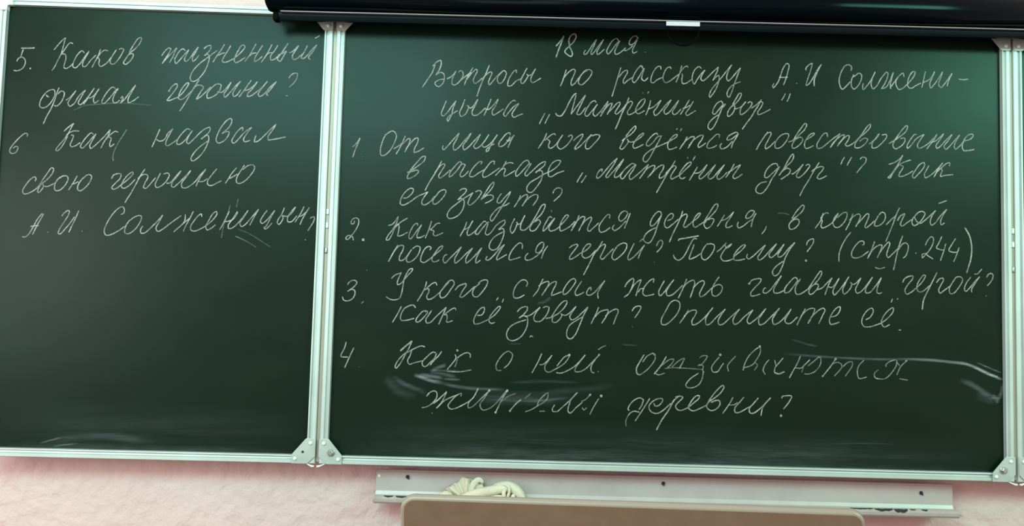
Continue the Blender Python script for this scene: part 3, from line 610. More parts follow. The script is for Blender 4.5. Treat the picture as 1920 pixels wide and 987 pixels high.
1 1 0 -318 7374 -339 7413 -398 7392 -514 7269 -571 7157 -531 7119 -434 7191 -318 7334 -229 7357
1 1 0 -239 7346 -316 7195 -411 7013 -507 6831 -584 6759 -634 6807 -606 6908 -471 7031 -314 7115 -197 7168
1 1 0 -197 7168 -60 7242 96 7346 115 7397 56 7385 -41 7282 -98 7161 -67 7063 21 7075 110 7117
1 1 0 113 7536 94 7506
1 1 0 212 7539 183 7479
1 1 0 333 7353 276 7232 169 7069
1 1 0 198 7130 315 7273 432 7356 491 7358 453 7257 356 7095
1 1 0 375 7155 492 7298 629 7392 688 7394 660 7303 582 7181 593 7122 671 7164 749 7226
1 0.9 0 1044 7354 1053 7414 1004 7433 906 7350 799 7227 780 7127 830 7109 928 7141 997 7183
1 1 0 1105 7226 1066 7175 1096 7107 1204 7140 1341 7283
1 1 0 1468 7437 1438 7486 1359 7463 1241 7380 1222 7310 1301 7322 1438 7426 1478 7447
1 1 0 1458 7426 1400 7325 1342 7223 1319 7127
@L3 5 повествование
1 1 0 2120 7516 2051 7404 1954 7261 1872 7109
1 1 0 1993 7322 2091 7465 2189 7508 2199 7478 2131 7326 2073 7205 2083 7135 2172 7188 2289 7311
1 1 0 2446 7475 2348 7373 2290 7251 2300 7162 2389 7164 2507 7277 2585 7419 2585 7479 2506 7487 2417 7444
1.1 1 0 2586 7300 2685 7343 2743 7424
1 1 0 2724 7404 2842 7587 2960 7730 2990 7711 2941 7590 2822 7466 2724 7344 2665 7222 2695 7163 2784 7206 2883 7308 2902 7389 2842 7417 2764 7375
1 1 0 2961 7351 3060 7413 3159 7496 3159 7516 3080 7494 2981 7371 2942 7250 2972 7171 3041 7183 3140 7236
1 1 0 3456 7445 3436 7524 3376 7513 3278 7380 3219 7258 3239 7179 3318 7192 3436 7285 3555 7388 3733 7523
1 1 0 3733 7523 3654 7391 3516 7207
1 1 0 3545 7268 3654 7391 3792 7495 3832 7496 3773 7375 3674 7242
1 1 0 3694 7292 3812 7416 3911 7488 3941 7469 3911 7379 3852 7277 3892 7248 3990 7291 4089 7364
1 1 0 4089 7364 4208 7507 4347 7711 4406 7753 4406 7693 4307 7570 4169 7446 4070 7303 4070 7224 4149 7216 4287 7310 4347 7411 4287 7440 4169 7366
1.15 1 0 4386 7313 4466 7375 4565 7478 4604 7549
1 1 0 4604 7549 4505 7416 4446 7314 4456 7225 4545 7237 4703 7382 4773 7484 4763 7534 4664 7521
1.15 1 0 4822 7335 4941 7409 5021 7511
1 1 0 5021 7511 5120 7654 5220 7747 5239 7728 5199 7616 5060 7492 4941 7389 4911 7288 4960 7220 5079 7273 5179 7396 5169 7465 5080 7453
1 1 0 5447 7554 5397 7552 5318 7460 5228 7297 5238 7238 5317 7310 5417 7443 5496 7505 5606 7558
1 1 0 5606 7558 5516 7426 5456 7304 5495 7245 5594 7288 5714 7372 5893 7567
1 1 0 5893 7567 5833 7455 5753 7353 5664 7234
1 1 0 5753 7383 5853 7416 5952 7499 6042 7591
1 1 0 6042 7581 5952 7439 5872 7316 5892 7257 5961 7299 6091 7443 6231 7577
1 1 0 6231 7577 6150 7444 6050 7302 6090 7243 6169 7305 6309 7469 6399 7572
1 1 0 6399 7562 6329 7450 6278 7308 6308 7249 6387 7311 6507 7445
1 1 0 6507 7445 6627 7478 6707 7571 6668 7600 6568 7557 6488 7434 6457 7293 6486 7224
1.2 1 0 6486 7218 6605 7228 6724 7257
@L4 0 в
1 1 0 -5836 6378 -5739 6401
1 1 0 -5779 6410 -5648 6582 -5496 6745 -5447 6736 -5473 6646 -5606 6524 -5740 6421 -5824 6300 -5822 6241 -5734 6263 -5620 6345 -5583 6416 -5642 6434 -5739 6391
@L4 1 рассказе
1.1 1 0 -5082 6658 -5155 6497 -5266 6296 -5358 6135 -5427 5985
1 1 0 -5229 6376 -5136 6518 -5040 6590 -5010 6571 -5074 6440 -5139 6320 -5118 6271 -5031 6323 -4879 6466
1 1 0 -4629 6602 -4679 6650 -4784 6548 -4896 6386 -4903 6307 -4855 6328 -4742 6450 -4629 6602 -4559 6584
1 1 0 -4559 6584 -4606 6493 -4670 6353 -4639 6314 -4562 6356 -4487 6447
1 1 0 -4217 6604 -4199 6664 -4248 6662 -4353 6560 -4446 6409 -4453 6330 -4385 6322 -4270 6404 -4135 6487
1 1 0 -3923 6612 -3925 6682 -3983 6670 -4097 6528 -4171 6387 -4149 6319 -4072 6341 -3937 6434 -3803 6537
1 1 0 -3660 6689 -3725 6559 -3886 6366
1 1 0 -3501 6644 -3571 6662 -3668 6630 -3716 6589
1 1 0 -3762 6498 -3704 6530 -3674 6501 -3701 6401 -3689 6352 -3602 6394 -3458 6487
1 1 0 -3149 6675 -3189 6723 -3257 6701 -3372 6569 -3446 6428 -3425 6359 -3367 6401 -3253 6533 -3139 6665
1 1 0 -3109 6656 -3174 6535 -3240 6414 -3209 6372 -3133 6437 -2999 6570 -2883 6672 -2796 6705 -2813 6625 -2900 6543 -3006 6461
1 1 0 -3005 6451 -2918 6503 -2859 6485 -2874 6306 -2968 6145 -3082 6014 -3161 6021 -3192 6099 -3127 6220 -2973 6323 -2818 6426 -2682 6490
1 1 0 -2682 6490 -2567 6572 -2471 6684 -2462 6734 -2531 6742 -2648 6669 -2722 6509 -2709 6380 -2660 6372 -2524 6455 -2378 6509
@L4 2 Матрёнин
1 1 0 -1965 6481 -2032 6370 -2088 6266
1 1 0 -1885 6424 -1933 6343 -1990 6262
1 1 0 -1544 6523 -1535 6573 -1584 6552 -1650 6441 -1649 6371 -1600 6383 -1446 6565 -1331 6708 -1206 6830
1 1 0 -1206 6830 -1291 6669 -1387 6527 -1453 6407 -1423 6388 -1308 6510 -1173 6673 -1067 6815
1 1 0 -1067 6795 -1153 6653 -1248 6492 -1256 6402 -1188 6414 -1072 6537
1 1 0 -800 6693 -869 6721 -956 6659 -1072 6537 -1129 6416 -1089 6368 -992 6479 -896 6601 -790 6704
1 1 0 -790 6694 -856 6563 -933 6442 -912 6363 -814 6425 -660 6568 -524 6701
1 1 0 -515 6712 -581 6571 -706 6389
1 1 0 -677 6429 -542 6612 -425 6684 -376 6686 -404 6576 -529 6414
1 1 0 -490 6454 -365 6597 -248 6690 -180 6701 -188 6622 -265 6481 -264 6411 -185 6443 -89 6545
1 1 0 75 6808 8 6687 -88 6526 -165 6385 -241 6244 -327 6083
1 1 0 -128 6524 -11 6647 67 6699 96 6670 29 6549 -18 6448 2 6399 90 6441 188 6494
1 1 0 188 6494 304 6616 420 6739 430 6789 361 6767 245 6634 177 6513 198 6425 248 6416 306 6448
1 0.7 0 349 6896 356 6866
1 1 0 517 6920 469 6830
1 1 0 569 6684 502 6562 396 6381
1 1 0 502 6543 600 6555 678 6617 785 6739
1 1 0 785 6739 698 6588 611 6467 631 6418 719 6470 836 6592 972 6745
1 1 0 972 6745 875 6593 808 6472 848 6424 916 6456 1033 6598 1169 6751
1 1 0 1169 6751 1072 6599 1005 6478 1035 6423 1113 6461 1230 6584
1 1 0 1386 6777 1308 6626 1202 6468
1 1 0 1250 6584 1328 6626 1406 6688 1524 6761
1 1 0 1524 6751 1427 6609 1359 6488 1389 6449 1468 6481 1565 6550
@L4 3 двор
1 1 0 2352 6745 2332 6804 2253 6802 2155 6730 2077 6608 2068 6499 2118 6490 2235 6593 2392 6746
1 1 0 2392 6737 2294 6575 2216 6454 2158 6333 2080 6212 2022 6151 1953 6129 1874 6176 1883 6266 1981 6367 2108 6401
1 1 0 2383 6548 2471 6679 2588 6901 2686 7034 2706 7004 2667 6884 2550 6761 2452 6639
1 1 0 2432 6619 2550 6711 2629 6684 2610 6604 2512 6522 2423 6463
1.3 1 0 2659 6585 2708 6601
1 1 0 2708 6601 2787 6669 2915 6811
1 1 0 2915 6811 2826 6670 2768 6549 2807 6510 2906 6573 3024 6715 3063 6786 3023 6815 2974 6783
1 1 0 3270 6862 3181 6720 3103 6578 3025 6437 2927 6276 2843 6105
1 1 0 3103 6658 3181 6720 3319 6773 3369 6755 3339 6685 3261 6593 3231 6513 3271 6494 3360 6526 3438 6572
1 1 0 3833 6997 3783 6916 3754 6836
1 1 0 3991 7002 3941 6911 3892 6816
1 1 0 4179 6958 4228 7009 4307 6991 4307 6912 4208 6789 4104 6657
@L4 4 Как
1 1 0 4821 6867 4940 6910 5059 6993 5128 7075
1 1 0 5128 7075 5059 6934 4959 6771 4860 6629 4801 6568 4840 6559 4919 6691 5039 6853
1 1 0 5009 6843 5138 6916 5306 6981
1 1 0 5078 6854 5137 6826 5117 6766 5058 6675 5048 6605 5117 6607 5236 6660 5355 6733
1 1 0 5612 6890 5603 6929 5513 6887 5394 6724 5344 6624 5374 6575 5473 6667 5592 6810 5622 6890
1 1 0 5711 6863 5651 6752 5611 6671 5631 6592 5710 6624 5849 6738 6018 6932
1 1 0 6018 6932 5928 6800 5819 6607
1 1 0 6166 6866 6177 6936 6107 6924 5988 6821 5869 6708
1 1 0 5988 6801 6007 6762 5977 6682 5967 6632 6066 6654 6248 6680
@L5 0 его
1 1 0 -5904 5804 -5816 5817 -5703 5928 -5686 6008 -5745 6026 -5860 5943 -5952 5783 -5958 5675 -5908 5647 -5773 5709 -5583 5853 -5448 5916 -5362 5958
1 1 0 -5362 5958 -5446 5837 -5491 5737 -5479 5679 -5420 5670 -5305 5743 -5212 5863
1 1 0 -5136 5935 -5192 5864 -5248 5764 -5235 5695 -5177 5697 -5054 5809 -4979 5929 -4972 5999 -5021 6017 -5117 5965 -5164 5904
@L5 1 зовут?
1.1 1 0 -4669 6007 -4601 6049 -4523 6041 -4531 5982 -4626 5880 -4701 5799
1 1 0 -4701 5799 -4624 5831 -4564 5784 -4569 5646 -4652 5486 -4767 5404 -4883 5385 -4924 5449 -4870 5578 -4737 5700 -4585 5822 -4374 5966
1 1 0 -4374 5966 -4448 5826 -4474 5727 -4443 5689 -4348 5750 -4216 5912 -4189 5992 -4238 6020 -4316 5988
1 1 0 -4193 5814 -4100 5974 -3988 6155 -3921 6217 -3919 6157 -4003 6017 -4117 5895
1 1 0 -4174 5834 -4059 5916 -3942 5920 -3920 5861 -3997 5790 -4103 5738
1 1 0 -3747 5965 -3822 5844 -3830 5765 -3780 5757 -3667 5888 -3543 6020
1 1 0 -3543 6010 -3607 5870 -3720 5690 -3850 5469 -3945 5349 -3976 5407 -3930 5507 -3797 5648 -3642 5712 -3565 5763
1 1 0 -3325 5938 -3371 5818 -3455 5678
1 1 0 -3371 5818 -3276 5919 -3189 5961 -3168 5932 -3214 5822 -3280 5702
1 1 0 -3233 5782 -3119 5904 -3003 5967 -2943 5948 -2951 5869 -3045 5719
1 1 0 -2612 6007 -2574 6087 -2497 6129 -2418 6102 -2425 6003 -2511 5902 -2588 5831
1 0.3 0 -2632 5632 -2635 5593
@L6 0 2.
1 1 0 -6947 5273 -6964 5214 -7013 5203 -7024 5251 -6969 5322 -6901 5333 -6860 5295 -6866 5187 -6920 5068 -6993 4958 -7067 4868 -7115 4857 -7117 4906 -7051 4947 -6982 4919 -6959 4842
1.9 1 0 -6750 4863 -6736 4856
@L6 1 Как
1 1 0 -6203 5186 -6107 5228 -5996 5389
1 1 0 -5996 5389 -6021 5270 -6103 5111 -6214 4951 -6240 4872 -6191 4873 -6118 4993 -6047 5171 -5990 5232
1 1 0 -6046 5161 -5933 5273 -5790 5365
1 1 0 -5990 5232 -5969 5173 -5983 5036 -5990 4967 -5932 4969 -5779 5051
1 1 0 -5560 5205 -5572 5253 -5639 5222 -5730 5043 -5746 4945 -5715 4906 -5631 5007 -5539 5146 -5482 5207
1 1 0 -5483 5227 -5537 5088 -5572 4989 -5560 4930
1.2 1 0 -5560 4930 -5474 4952 -5407 4993
1 1 0 -5262 5311 -5305 5153 -5385 4935
1 1 0 -5075 5268 -5133 5266 -5228 5175 -5284 5115
1 1 0 -5265 5115 -5206 5097 -5213 5019 -5173 4990 -5086 5022 -5000 5064
@L6 2 называется
1 1 0 -4490 5314 -4526 5195 -4627 4996
1 1 0 -4563 5135 -4448 5197 -4355 5347
1 1 0 -4355 5347 -4428 5198 -4473 5079 -4452 5021 -4366 5062 -4270 5143
1 1 0 -4061 5326 -4101 5344 -4195 5244 -4270 5143 -4288 5064 -4248 5046 -4154 5166 -4041 5307 -4003 5328
1 1 0 -4021 5288 -4056 5169 -4073 5071 -4033 5042 -3957 5093 -3844 5254
1 1 0 -3844 5254 -3749 5335 -3652 5377 -3660 5298 -3783 5177
1 1 0 -3783 5167 -3686 5189 -3664 5102 -3717 4904 -3810 4745 -3907 4713 -3976 4760 -3969 4858 -3876 4998 -3646 5141
1 1 0 -3438 5422 -3503 5283 -3529 5164 -3488 5097 -3431 5167 -3386 5286 -3377 5336 -3401 5335
1 1 0 -3380 5296 -3318 5308 -3216 5497
1 1 0 -3216 5497 -3271 5368 -3307 5249 -3295 5181 -3217 5173 -3121 5255 -3055 5345
1 1 0 -3065 5335 -2952 5534 -2840 5735 -2782 5756 -2780 5697 -2855 5537 -2969 5416 -3054 5315 -3101 5216 -3070 5158 -2982 5180 -2907 5280 -2870 5360 -2910 5408 -3007 5356
1 1 0 -2618 5465 -2667 5484 -2733 5383 -2798 5244 -2806 5165 -2749 5206 -2635 5367 -2559 5457
1 1 0 -2559 5447 -2634 5327 -2681 5228 -2650 5170 -2553 5192 -2437 5274
1 1 0 -2438 5294 -2323 5415 -2257 5525 -2297 5534 -2383 5433 -2438 5294 -2425 5176 -2357 5198 -2222 5280 -2108 5401
1 1 0 -2023 5532 -2087 5363 -2191 5183
1 1 0 -2163 5262 -2069 5402 -1954 5504 -1895 5496 -1931 5387 -2025 5188
1 1 0 -1969 5307 -1874 5428 -1758 5500 -1747 5471 -1803 5331 -1830 5232 -1800 5184 -1713 5255 -1589 5377
1 1 0 -1356 5482 -1348 5561 -1387 5569 -1502 5438 -1577 5298 -1555 5181 -1477 5183 -1380 5245 -1332 5286
1 1 0 -1245 5347 -1283 5268 -1243 5220 -1146 5271 -993 5433
1 1 0 -957 5631 -1016 5659 -1104 5607 -1150 5488 -1110 5430 -1013 5491 -947 5612
1 1 0 -898 5613 -954 5454 -1019 5275
@L6 3 деревня,
1 1 0 -212 5613 -232 5662 -291 5660 -406 5528 -453 5389 -433 5341 -365 5372 -269 5493 -211 5583
1 1 0 -202 5613 -286 5375 -361 5137 -456 4977 -514 4965 -594 5032 -537 5171 -402 5273 -305 5315
1 1 0 -594 5051 -633 5031 -681 4990
1 1 0 -72 5469 25 5521 53 5611 4 5629 -93 5537 -140 5398 -119 5330 -70 5312 27 5383 163 5505
1 1 0 258 5695 221 5566 145 5387 59 5207 -26 4999
1 1 0 182 5506 240 5576 337 5629 358 5590 310 5451 282 5361 312 5333 399 5394 516 5496
1 1 0 496 5476 593 5557 651 5657 622 5656 554 5595 496 5476 498 5377 537 5343 635 5401 732 5463
1 1 0 732 5463 847 5663 982 5864 1031 5865 1013 5766 907 5625 790 5504 733 5404 783 5326 851 5348 928 5448 947 5528 888 5546 829 5515
1 1 0 1181 5633 1124 5533 1027 5373
1 1 0 1104 5503 1202 5535 1280 5596 1387 5708
1 1 0 1377 5698 1300 5558 1223 5437 1224 5358 1282 5360 1360 5402
1 1 0 1487 5484 1468 5405 1498 5356 1596 5399 1732 5511 1810 5552
1 1 0 1838 5740 1769 5748 1691 5687 1653 5587 1692 5569 1790 5631 1848 5731
1 1 0 1878 5692 1810 5552 1773 5384
1 1 0 2106 5413 2087 5344 2009 5233
@L6 4 в
1 1 0 2675 5597 2772 5757 2909 5899 2939 5881 2910 5781 2792 5659 2675 5557 2607 5437 2637 5359 2735 5382 2832 5503 2812 5581 2734 5579 2655 5517
@L6 5 которой
1 1 0 3362 5735 3313 5576 3186 5395
1 1 0 3480 5728 3441 5747 3362 5695 3304 5615
1 1 0 3313 5615 3343 5557 3314 5457 3343 5409 3422 5431 3579 5544 3697 5734
1 1 0 3697 5744 3618 5643 3579 5524 3619 5436 3697 5429 3815 5531 3893 5691 3884 5760 3815 5758 3677 5645
1 1 0 4021 5744 3972 5594 3864 5375
1 1 0 3943 5593 4051 5695 4149 5738 4189 5699 4149 5580 4081 5450
1 1 0 4130 5520 4248 5661 4346 5753 4376 5724 4326 5565 4287 5465 4307 5436 4385 5488 4504 5600
1 1 0 4582 5710 4513 5570 4503 5491 4562 5483 4681 5555 4740 5675 4720 5774 4661 5792 4592 5721
1 1 0 4759 5518 4897 5660 4976 5722
1 1 0 5056 5902 4996 5781 4917 5562 4838 5363 4749 5144
1.2 1 0 5005 5614 5075 5724 5173 5777
1 1 0 5173 5767 5114 5647 5074 5527 5113 5499 5212 5571 5331 5653
1 1 0 5449 5785 5350 5673 5330 5574 5369 5516 5448 5548 5567 5679 5617 5799 5548 5837 5449 5794 5390 5714 5448 5597 5507 5569 5626 5651 5854 5865
1 1 0 5854 5865 5764 5724 5734 5585 5763 5537 5842 5588 5962 5750 6101 5902
1 1 0 6100 5892 6021 5771 5961 5612 5980 5553 6049 5594
1 1 0 5924 6026 5983 6047 6102 6094
@L7 0 поселился
1 1 0 -5983 4762 -6047 4643 -6119 4504 -6174 4395
1 1 0 -6119 4504 -6047 4643 -5934 4754 -5856 4746 -5872 4648 -5935 4509 -5932 4431 -5864 4433 -5733 4574
1 1 0 -5678 4673 -5770 4514 -5776 4416 -5707 4399 -5575 4500 -5502 4639 -5495 4727 -5564 4754 -5659 4693
1.1 1 0 -5279 4674 -5251 4724 -5291 4752 -5368 4721 -5459 4542 -5465 4425 -5396 4398 -5282 4469
1 1 0 -5282 4469 -5149 4590 -5017 4711 -5000 4770 -5057 4749 -5151 4629 -5224 4490 -5202 4423 -5134 4425 -5067 4465
1 1 0 -4896 4587 -4954 4557 -4980 4458 -4939 4401 -4835 4501 -4703 4642 -4590 4762
1 1 0 -4590 4762 -4664 4623 -4727 4485 -4715 4407 -4620 4468 -4488 4609 -4346 4740
1 1 0 -4346 4740 -4430 4610 -4484 4492 -4472 4414 -4386 4475 -4254 4615 -4142 4755
1 1 0 -4142 4755 -4215 4616 -4261 4498 -4258 4420 -4163 4481
1.1 1 0 -4019 4573 -4047 4504 -3997 4486 -3864 4607 -3752 4747 -3647 4838
1 1 0 -3647 4838 -3731 4708 -3804 4550 -3803 4501 -3707 4553 -3592 4624
1 1 0 -3255 4761 -3257 4859 -3307 4887 -3421 4795 -3533 4597 -3530 4509 -3414 4531 -3289 4574
1 1 0 -3125 4667 -3182 4587 -3170 4519 -3082 4521 -2929 4614 -2815 4734
1 1 0 -2790 4911 -2839 4910 -2934 4809 -2950 4691 -2892 4683 -2797 4793 -2780 4892
1 1 0 -2700 4835 -2775 4716 -2830 4558
@L7 1 герой?
1 1 0 -2221 4809 -2154 4860 -2057 4892 -2037 4873 -2113 4754 -2207 4614 -2206 4556 -2109 4597 -1975 4699
1 1 0 -1975 4699 -1859 4761 -1764 4862 -1755 4901 -1823 4899 -1918 4779 -1935 4641 -1875 4594 -1778 4626 -1644 4767
1 1 0 -1492 4977 -1568 4848 -1663 4708 -1756 4510 -1831 4351 -1896 4223
1 1 0 -1624 4748 -1529 4868 -1442 4910 -1432 4871 -1487 4732 -1534 4614 -1494 4576 -1389 4676 -1255 4817
1 1 0 -1177 4859 -1253 4739 -1280 4621 -1230 4573 -1115 4645 -981 4805 -963 4923 -1023 4951 -1139 4899 -1216 4818
1 0.8 0 -798 4948 -864 4809 -929 4650 -918 4582 -821 4634 -687 4774 -572 4915
1 0.8 0 -572 4915 -648 4776 -704 4617
1 1 0 -308 4903 -261 5002 -202 5033 -172 4985 -200 4886 -296 4766
1 0.35 0 -355 4549 -343 4542
@L7 2 Почему?
1.2 1 0 169 5034 189 5064 345 5098 618 5155
1 1 0 580 5085 521 5093 425 4943 330 4744 253 4644 176 4603 97 4650 67 4717
1 1 0 523 4965 466 4807 420 4639 546 4682 682 4774
1 1 0 816 4993 739 4893 682 4754 703 4657 762 4629 878 4721 964 4880 963 4958 895 4986 816 4974
1 1 0 1024 4813 1111 4884 1227 5015
1 1 0 1345 4998 1248 4927 1132 4767 1113 4688 1163 4621 1271 4624 1407 4677
1 1 0 1208 4965 1228 4907 1287 4928 1345 4998
1 1 0 1387 4696 1465 4776 1581 4878 1649 4978 1619 4987 1503 4895 1397 4735 1407 4647 1505 4640 1642 4674
1 1 0 1700 4783 1681 4714 1720 4676 1818 4737 1954 4869 2090 4990
1 1 0 2090 4990 1993 4830 1925 4711 1955 4657 2053 4715 2189 4875 2335 5026
1 1 0 2335 5026 2247 4896 2170 4777 2209 4719 2307 4780 2404 4901 2501 5021
1 1 0 2501 5021 2424 4882 2366 4782 2385 4734 2464 4765 2600 4926 2736 5067
1 1 0 2736 5057 2639 4927 2542 4748 2465 4530 2368 4352 2290 4320 2251 4397 2309 4506 2484 4648
1 1 0 3001 5016 3011 5075 3070 5136 3148 5157 3148 5079 3090 4979 3008 4869
1.4 1 0 2981 4678 2995 4674
@L7 3 (стр.244)
1 1 0 3973 5328 3874 5198 3776 5018 3718 4840 3714 4673
1 1 0 4228 5051 4267 5071 4257 5130 4189 5138 4071 5026 3993 4867 4012 4779 4110 4763 4228 4815 4365 4917
1 1 0 4503 5137 4444 4978 4346 4759
1 1 0 4365 4799 4483 4979 4601 5061 4660 5063 4640 4964 4562 4785
1 1 0 4621 4905 4739 5065 4817 5136 4837 5107 4797 4968 4768 4850 4797 4792 4895 4873 5014 4994
1.1 1 0 5123 5282 5053 5093 4994 4876 4954 4679 4918 4521
1 1 0 5033 4975 5112 5095 5191 5127 5240 5079 5239 4981 5190 4842 5131 4791
1 1 0 5406 4911 5422 4907
1 1 0 5623 5090 5683 5210 5762 5281 5801 5252 5791 5134 5721 4994 5622 4874 5553 4803
1 1 0 5553 4813 5553 4882 5622 4903 5681 4856 5789 4790
1 1 0 5988 5287 5918 5138 5869 5038 5957 5001 6036 4994
1 1 0 6076 5132 6026 4964 5955 4756
1 1 0 6293 5256 6213 5126 6144 4987 6232 4950 6330 4953
1 1 0 6370 5062 6320 4913 6250 4744
1.25 1 0 6502 5499 6589 5353 6637 5178 6649 5001 6624 4804 6533 4507
@SM
1 0.22 0 2359 5706 2497 5710 2615 5674
9 0.5 1 -5524 1959 -5348 1896 -5095 1826 -4901 1793
8 0.25 1 -4940 1802 -4707 1741 -4320 1694 -3548 1686
9 0.4 1 -5409 1971 -5176 1939 -4905 1889
7 0.2 1 -4905 1889 -4518 1861
8 0.3 1 -5179 2016 -4908 1985 -4617 1935
9 0.35 1 -5179 2016 -5046 2096 -4837 2182
6 0.2 1 -5141 2036 -4814 2054 -4524 2043
12 0.12 1 -5985 1917 -5748 1752 -5474 1644 -5240 1555
24 0.06 1 -6138 1894 -5858 1596 -5468 1453
1 0.3 0 -6642 4197 -6636 4190
30 0.1 1 -4198 1478 -3274 1512 -2618 1529 -2118 1600
7 0.2 1 -3850 1458 -3272 1464 -2887 1465 -2117 1543
8 0.06 1 -3475 1832 -2705 1891 -1931 1873
16 0.05 1 -2699 1661 -1735 1744 -1157 1836
3 0.15 1 -3499 2676 -3209 2684
3 0.15 1 -1020 2725 -690 2714
8 0.14 1 -2902 3582 -2748 3606 -2595 3707
6 0.2 1 2477 2627 3450 2576 4617 2559 5241 2576 5786 2562 6371 2530
7 0.4 1 5202 2577 5786 2570 6176 2538 6468 2513 6701 2442 6915 2342 7225 2219
7 0.6 1 6273 2533 6468 2513 6701 2442 6915 2342 7070 2278 7264 2201
6 0.6 1 6662 2460 6915 2338 7070 2276 7303 2179
1.7 1 0 7148 2255 7190 2243
4 0.4 1 6722 2558 6955 2458 7265 2341
14 0.16 1 6368 2173 6659 2046 6949 1861 7104 1770
12 0.3 1 7046 1826 7162 1771 7142 1694
9 0.22 1 7302 2102 7260 1870 7141 1675
22 0.1 1 6715 1855 6948 1785 7142 1713
5 0.12 1 2670 2941 3060 2836 3254 2802
38 0.09 1 -7037 325 -4046 289 -588 243 2878 128 6932 97
3 0.1 1 3571 705 4267 735 4963 741
90 0.04 1 -7049 631 -2902 569 2877 516 6935 462
60 0.04 1 565 318 2877 379 4035 295
@L8 0 3.
1 1 0 -7046 3865 -7000 3934 -6895 3966 -6845 3919 -6909 3820 -7040 3720
1 1 0 -7040 3720 -6964 3761 -6886 3743 -6882 3647 -6946 3548 -7051 3510 -7120 3533 -7148 3600
1 0.6 0 -6683 3507 -6730 3467
@L8 1 У
1 1 0 -6092 4028 -6027 4098 -5883 4160
1 1 0 -5883 4160 -5928 4061 -5963 3944 -5951 3896 -5884 3927 -5773 4066 -5643 4225 -5644 4254 -5702 4243 -5775 4124 -5819 4006 -5842 3831 -5866 3694 -5911 3596 -6026 3560 -6124 3580 -6193 3623
@L8 2 кого
1.1 1 0 -5323 3981 -5357 3844 -5430 3687 -5512 3549
1 1 0 -5097 3910 -5129 3967 -5205 3936 -5356 3796
1 1 0 -5356 3796 -5279 3827 -5267 3769 -5312 3651 -5281 3594 -5194 3616 -5024 3756
1 1 0 -4838 3985 -4931 3875 -5024 3737 -5001 3640 -4924 3652 -4794 3821 -4720 3959 -4761 4026 -4838 4004 -4969 3835
1.2 1 0 -4696 3814 -4621 3903 -4468 3966
1 1 0 -4468 3966 -4457 3927 -4540 3789 -4585 3671 -4536 3663 -4404 3774 -4272 3903
1 1 0 -4157 3975 -4271 3874 -4316 3757 -4285 3689 -4207 3682 -4094 3802 -4001 3960 -3994 4038 -4043 4056 -4120 4034 -4196 3974
@L8 3 стал
1 1 0 -3145 3935 -3118 4004 -3148 4061 -3227 4078 -3359 3958 -3423 3781 -3401 3685 -3313 3678 -3179 3749
1 1 0 -2780 4110 -2835 3992 -2890 3854 -2993 3719
1 1 0 -2873 3952 -2758 4033 -2662 4055 -2651 4017 -2716 3879 -2800 3750
1 1 0 -2734 3859 -2602 4018 -2496 4060 -2495 4002 -2559 3864 -2586 3756 -2518 3777 -2364 3840
1 1 0 -2058 4072 -2089 4130 -2157 4118 -2271 3988 -2335 3850 -2324 3783 -2247 3814 -2133 3953 -2058 4072
1 1 0 -1932 4085 -2017 3956 -2072 3838 -2051 3771 -1974 3792 -1878 3844
1 1 0 -1723 3887 -1734 3955 -1792 3904 -1819 3806 -1760 3779 -1645 3850 -1531 3989 -1426 4109
1 1 0 -1426 4109 -1511 3971 -1576 3833 -1564 3716
@L8 4 жить
1.25 1 0 -985 3985 -947 4064 -871 4144
1 1 0 -871 4144 -813 4175 -793 4146 -829 3990 -904 3832 -1000 3761
1 1 0 -857 3911 -772 4050 -637 4151 -692 3974 -738 3798
1 1 0 -691 3877 -634 3956 -575 3958
1 1 0 -363 4100 -355 4178 -442 4137 -575 3958 -583 3841 -534 3803 -436 3816 -340 3847
1 1 0 -120 4146 -196 4007 -243 3889 -212 3812 -126 3892 -11 4051 84 4171
1 1 0 84 4171 -11 4032 -77 3894 -47 3817 50 3839 166 3939 281 4059
1 1 0 367 4198 311 4041 188 3769
1 1 0 282 4001 397 4121 514 4173 544 4135 516 3988 451 3792
1 1 0 516 4007 632 4128 729 4169 758 4131 692 3973 654 3875 675 3817 752 3849 926 4019
1 1 0 1079 4267 983 4118 926 3980 937 3863 1006 3836 1122 3927 1150 4045 1100 4092 1023 4080 926 4019
@L8 5 главный
1.4 1 0 1741 4129 1745 4135
1 1 0 1745 4139 1803 4209 1900 4241 1998 4244 1988 4185 1863 4045 1776 3926 1786 3868 1864 3870 1981 3912
1 1 0 2107 4052 2068 4031 2049 3953 2098 3931 2195 3996 2331 4175 2447 4325
1 1 0 2447 4325 2350 4156 2283 4018 2293 3950 2371 3942 2527 4015
1 1 0 2799 4247 2780 4285 2740 4294 2624 4183 2527 4044 2527 3956 2605 3968 2722 4108 2819 4247
1 1 0 2868 4268 2780 4129 2752 4011 2781 3934 2860 3936 3035 4048
1 1 0 3035 4048 3132 4197 3249 4376 3317 4456 3337 4418 3288 4299 3191 4179 3074 4059 3055 3961 3094 3933 3192 4004 3260 4103 3250 4162 3191 4160 3093 4108
1 1 0 3231 4034 3348 4086 3445 4187 3562 4307
1 1 0 3562 4307 3484 4149 3407 3932
1 1 0 3485 4110 3563 4102 3719 4302
1 1 0 3719 4302 3641 4153 3583 4015 3612 3938 3700 4018 3837 4197 3934 4347
1 1 0 3934 4347 3856 4198 3798 4040 3827 3963 3896 4004 3983 4123 3993 4202 3964 4221
1 1 0 3993 4173 4071 4194 4199 4325
1 1 0 4199 4325 4130 4186 4081 4068 4111 3990 4208 4032 4326 4172 4453 4351
1 1 0 4453 4351 4385 4232 4306 4093 4306 4006 4385 4008 4522 4158 4649 4347
1 1 0 4649 4337 4580 4179 4551 4022 4600 3994 4659 4015
1 0.8 0 4512 4568 4601 4541 4728 4574
@L8 6 герой?
1.1 1 0 5119 4253 5159 4332 5267 4394 5345 4396 5335 4337 5227 4197 5168 4078 5207 4001 5305 4043 5423 4144
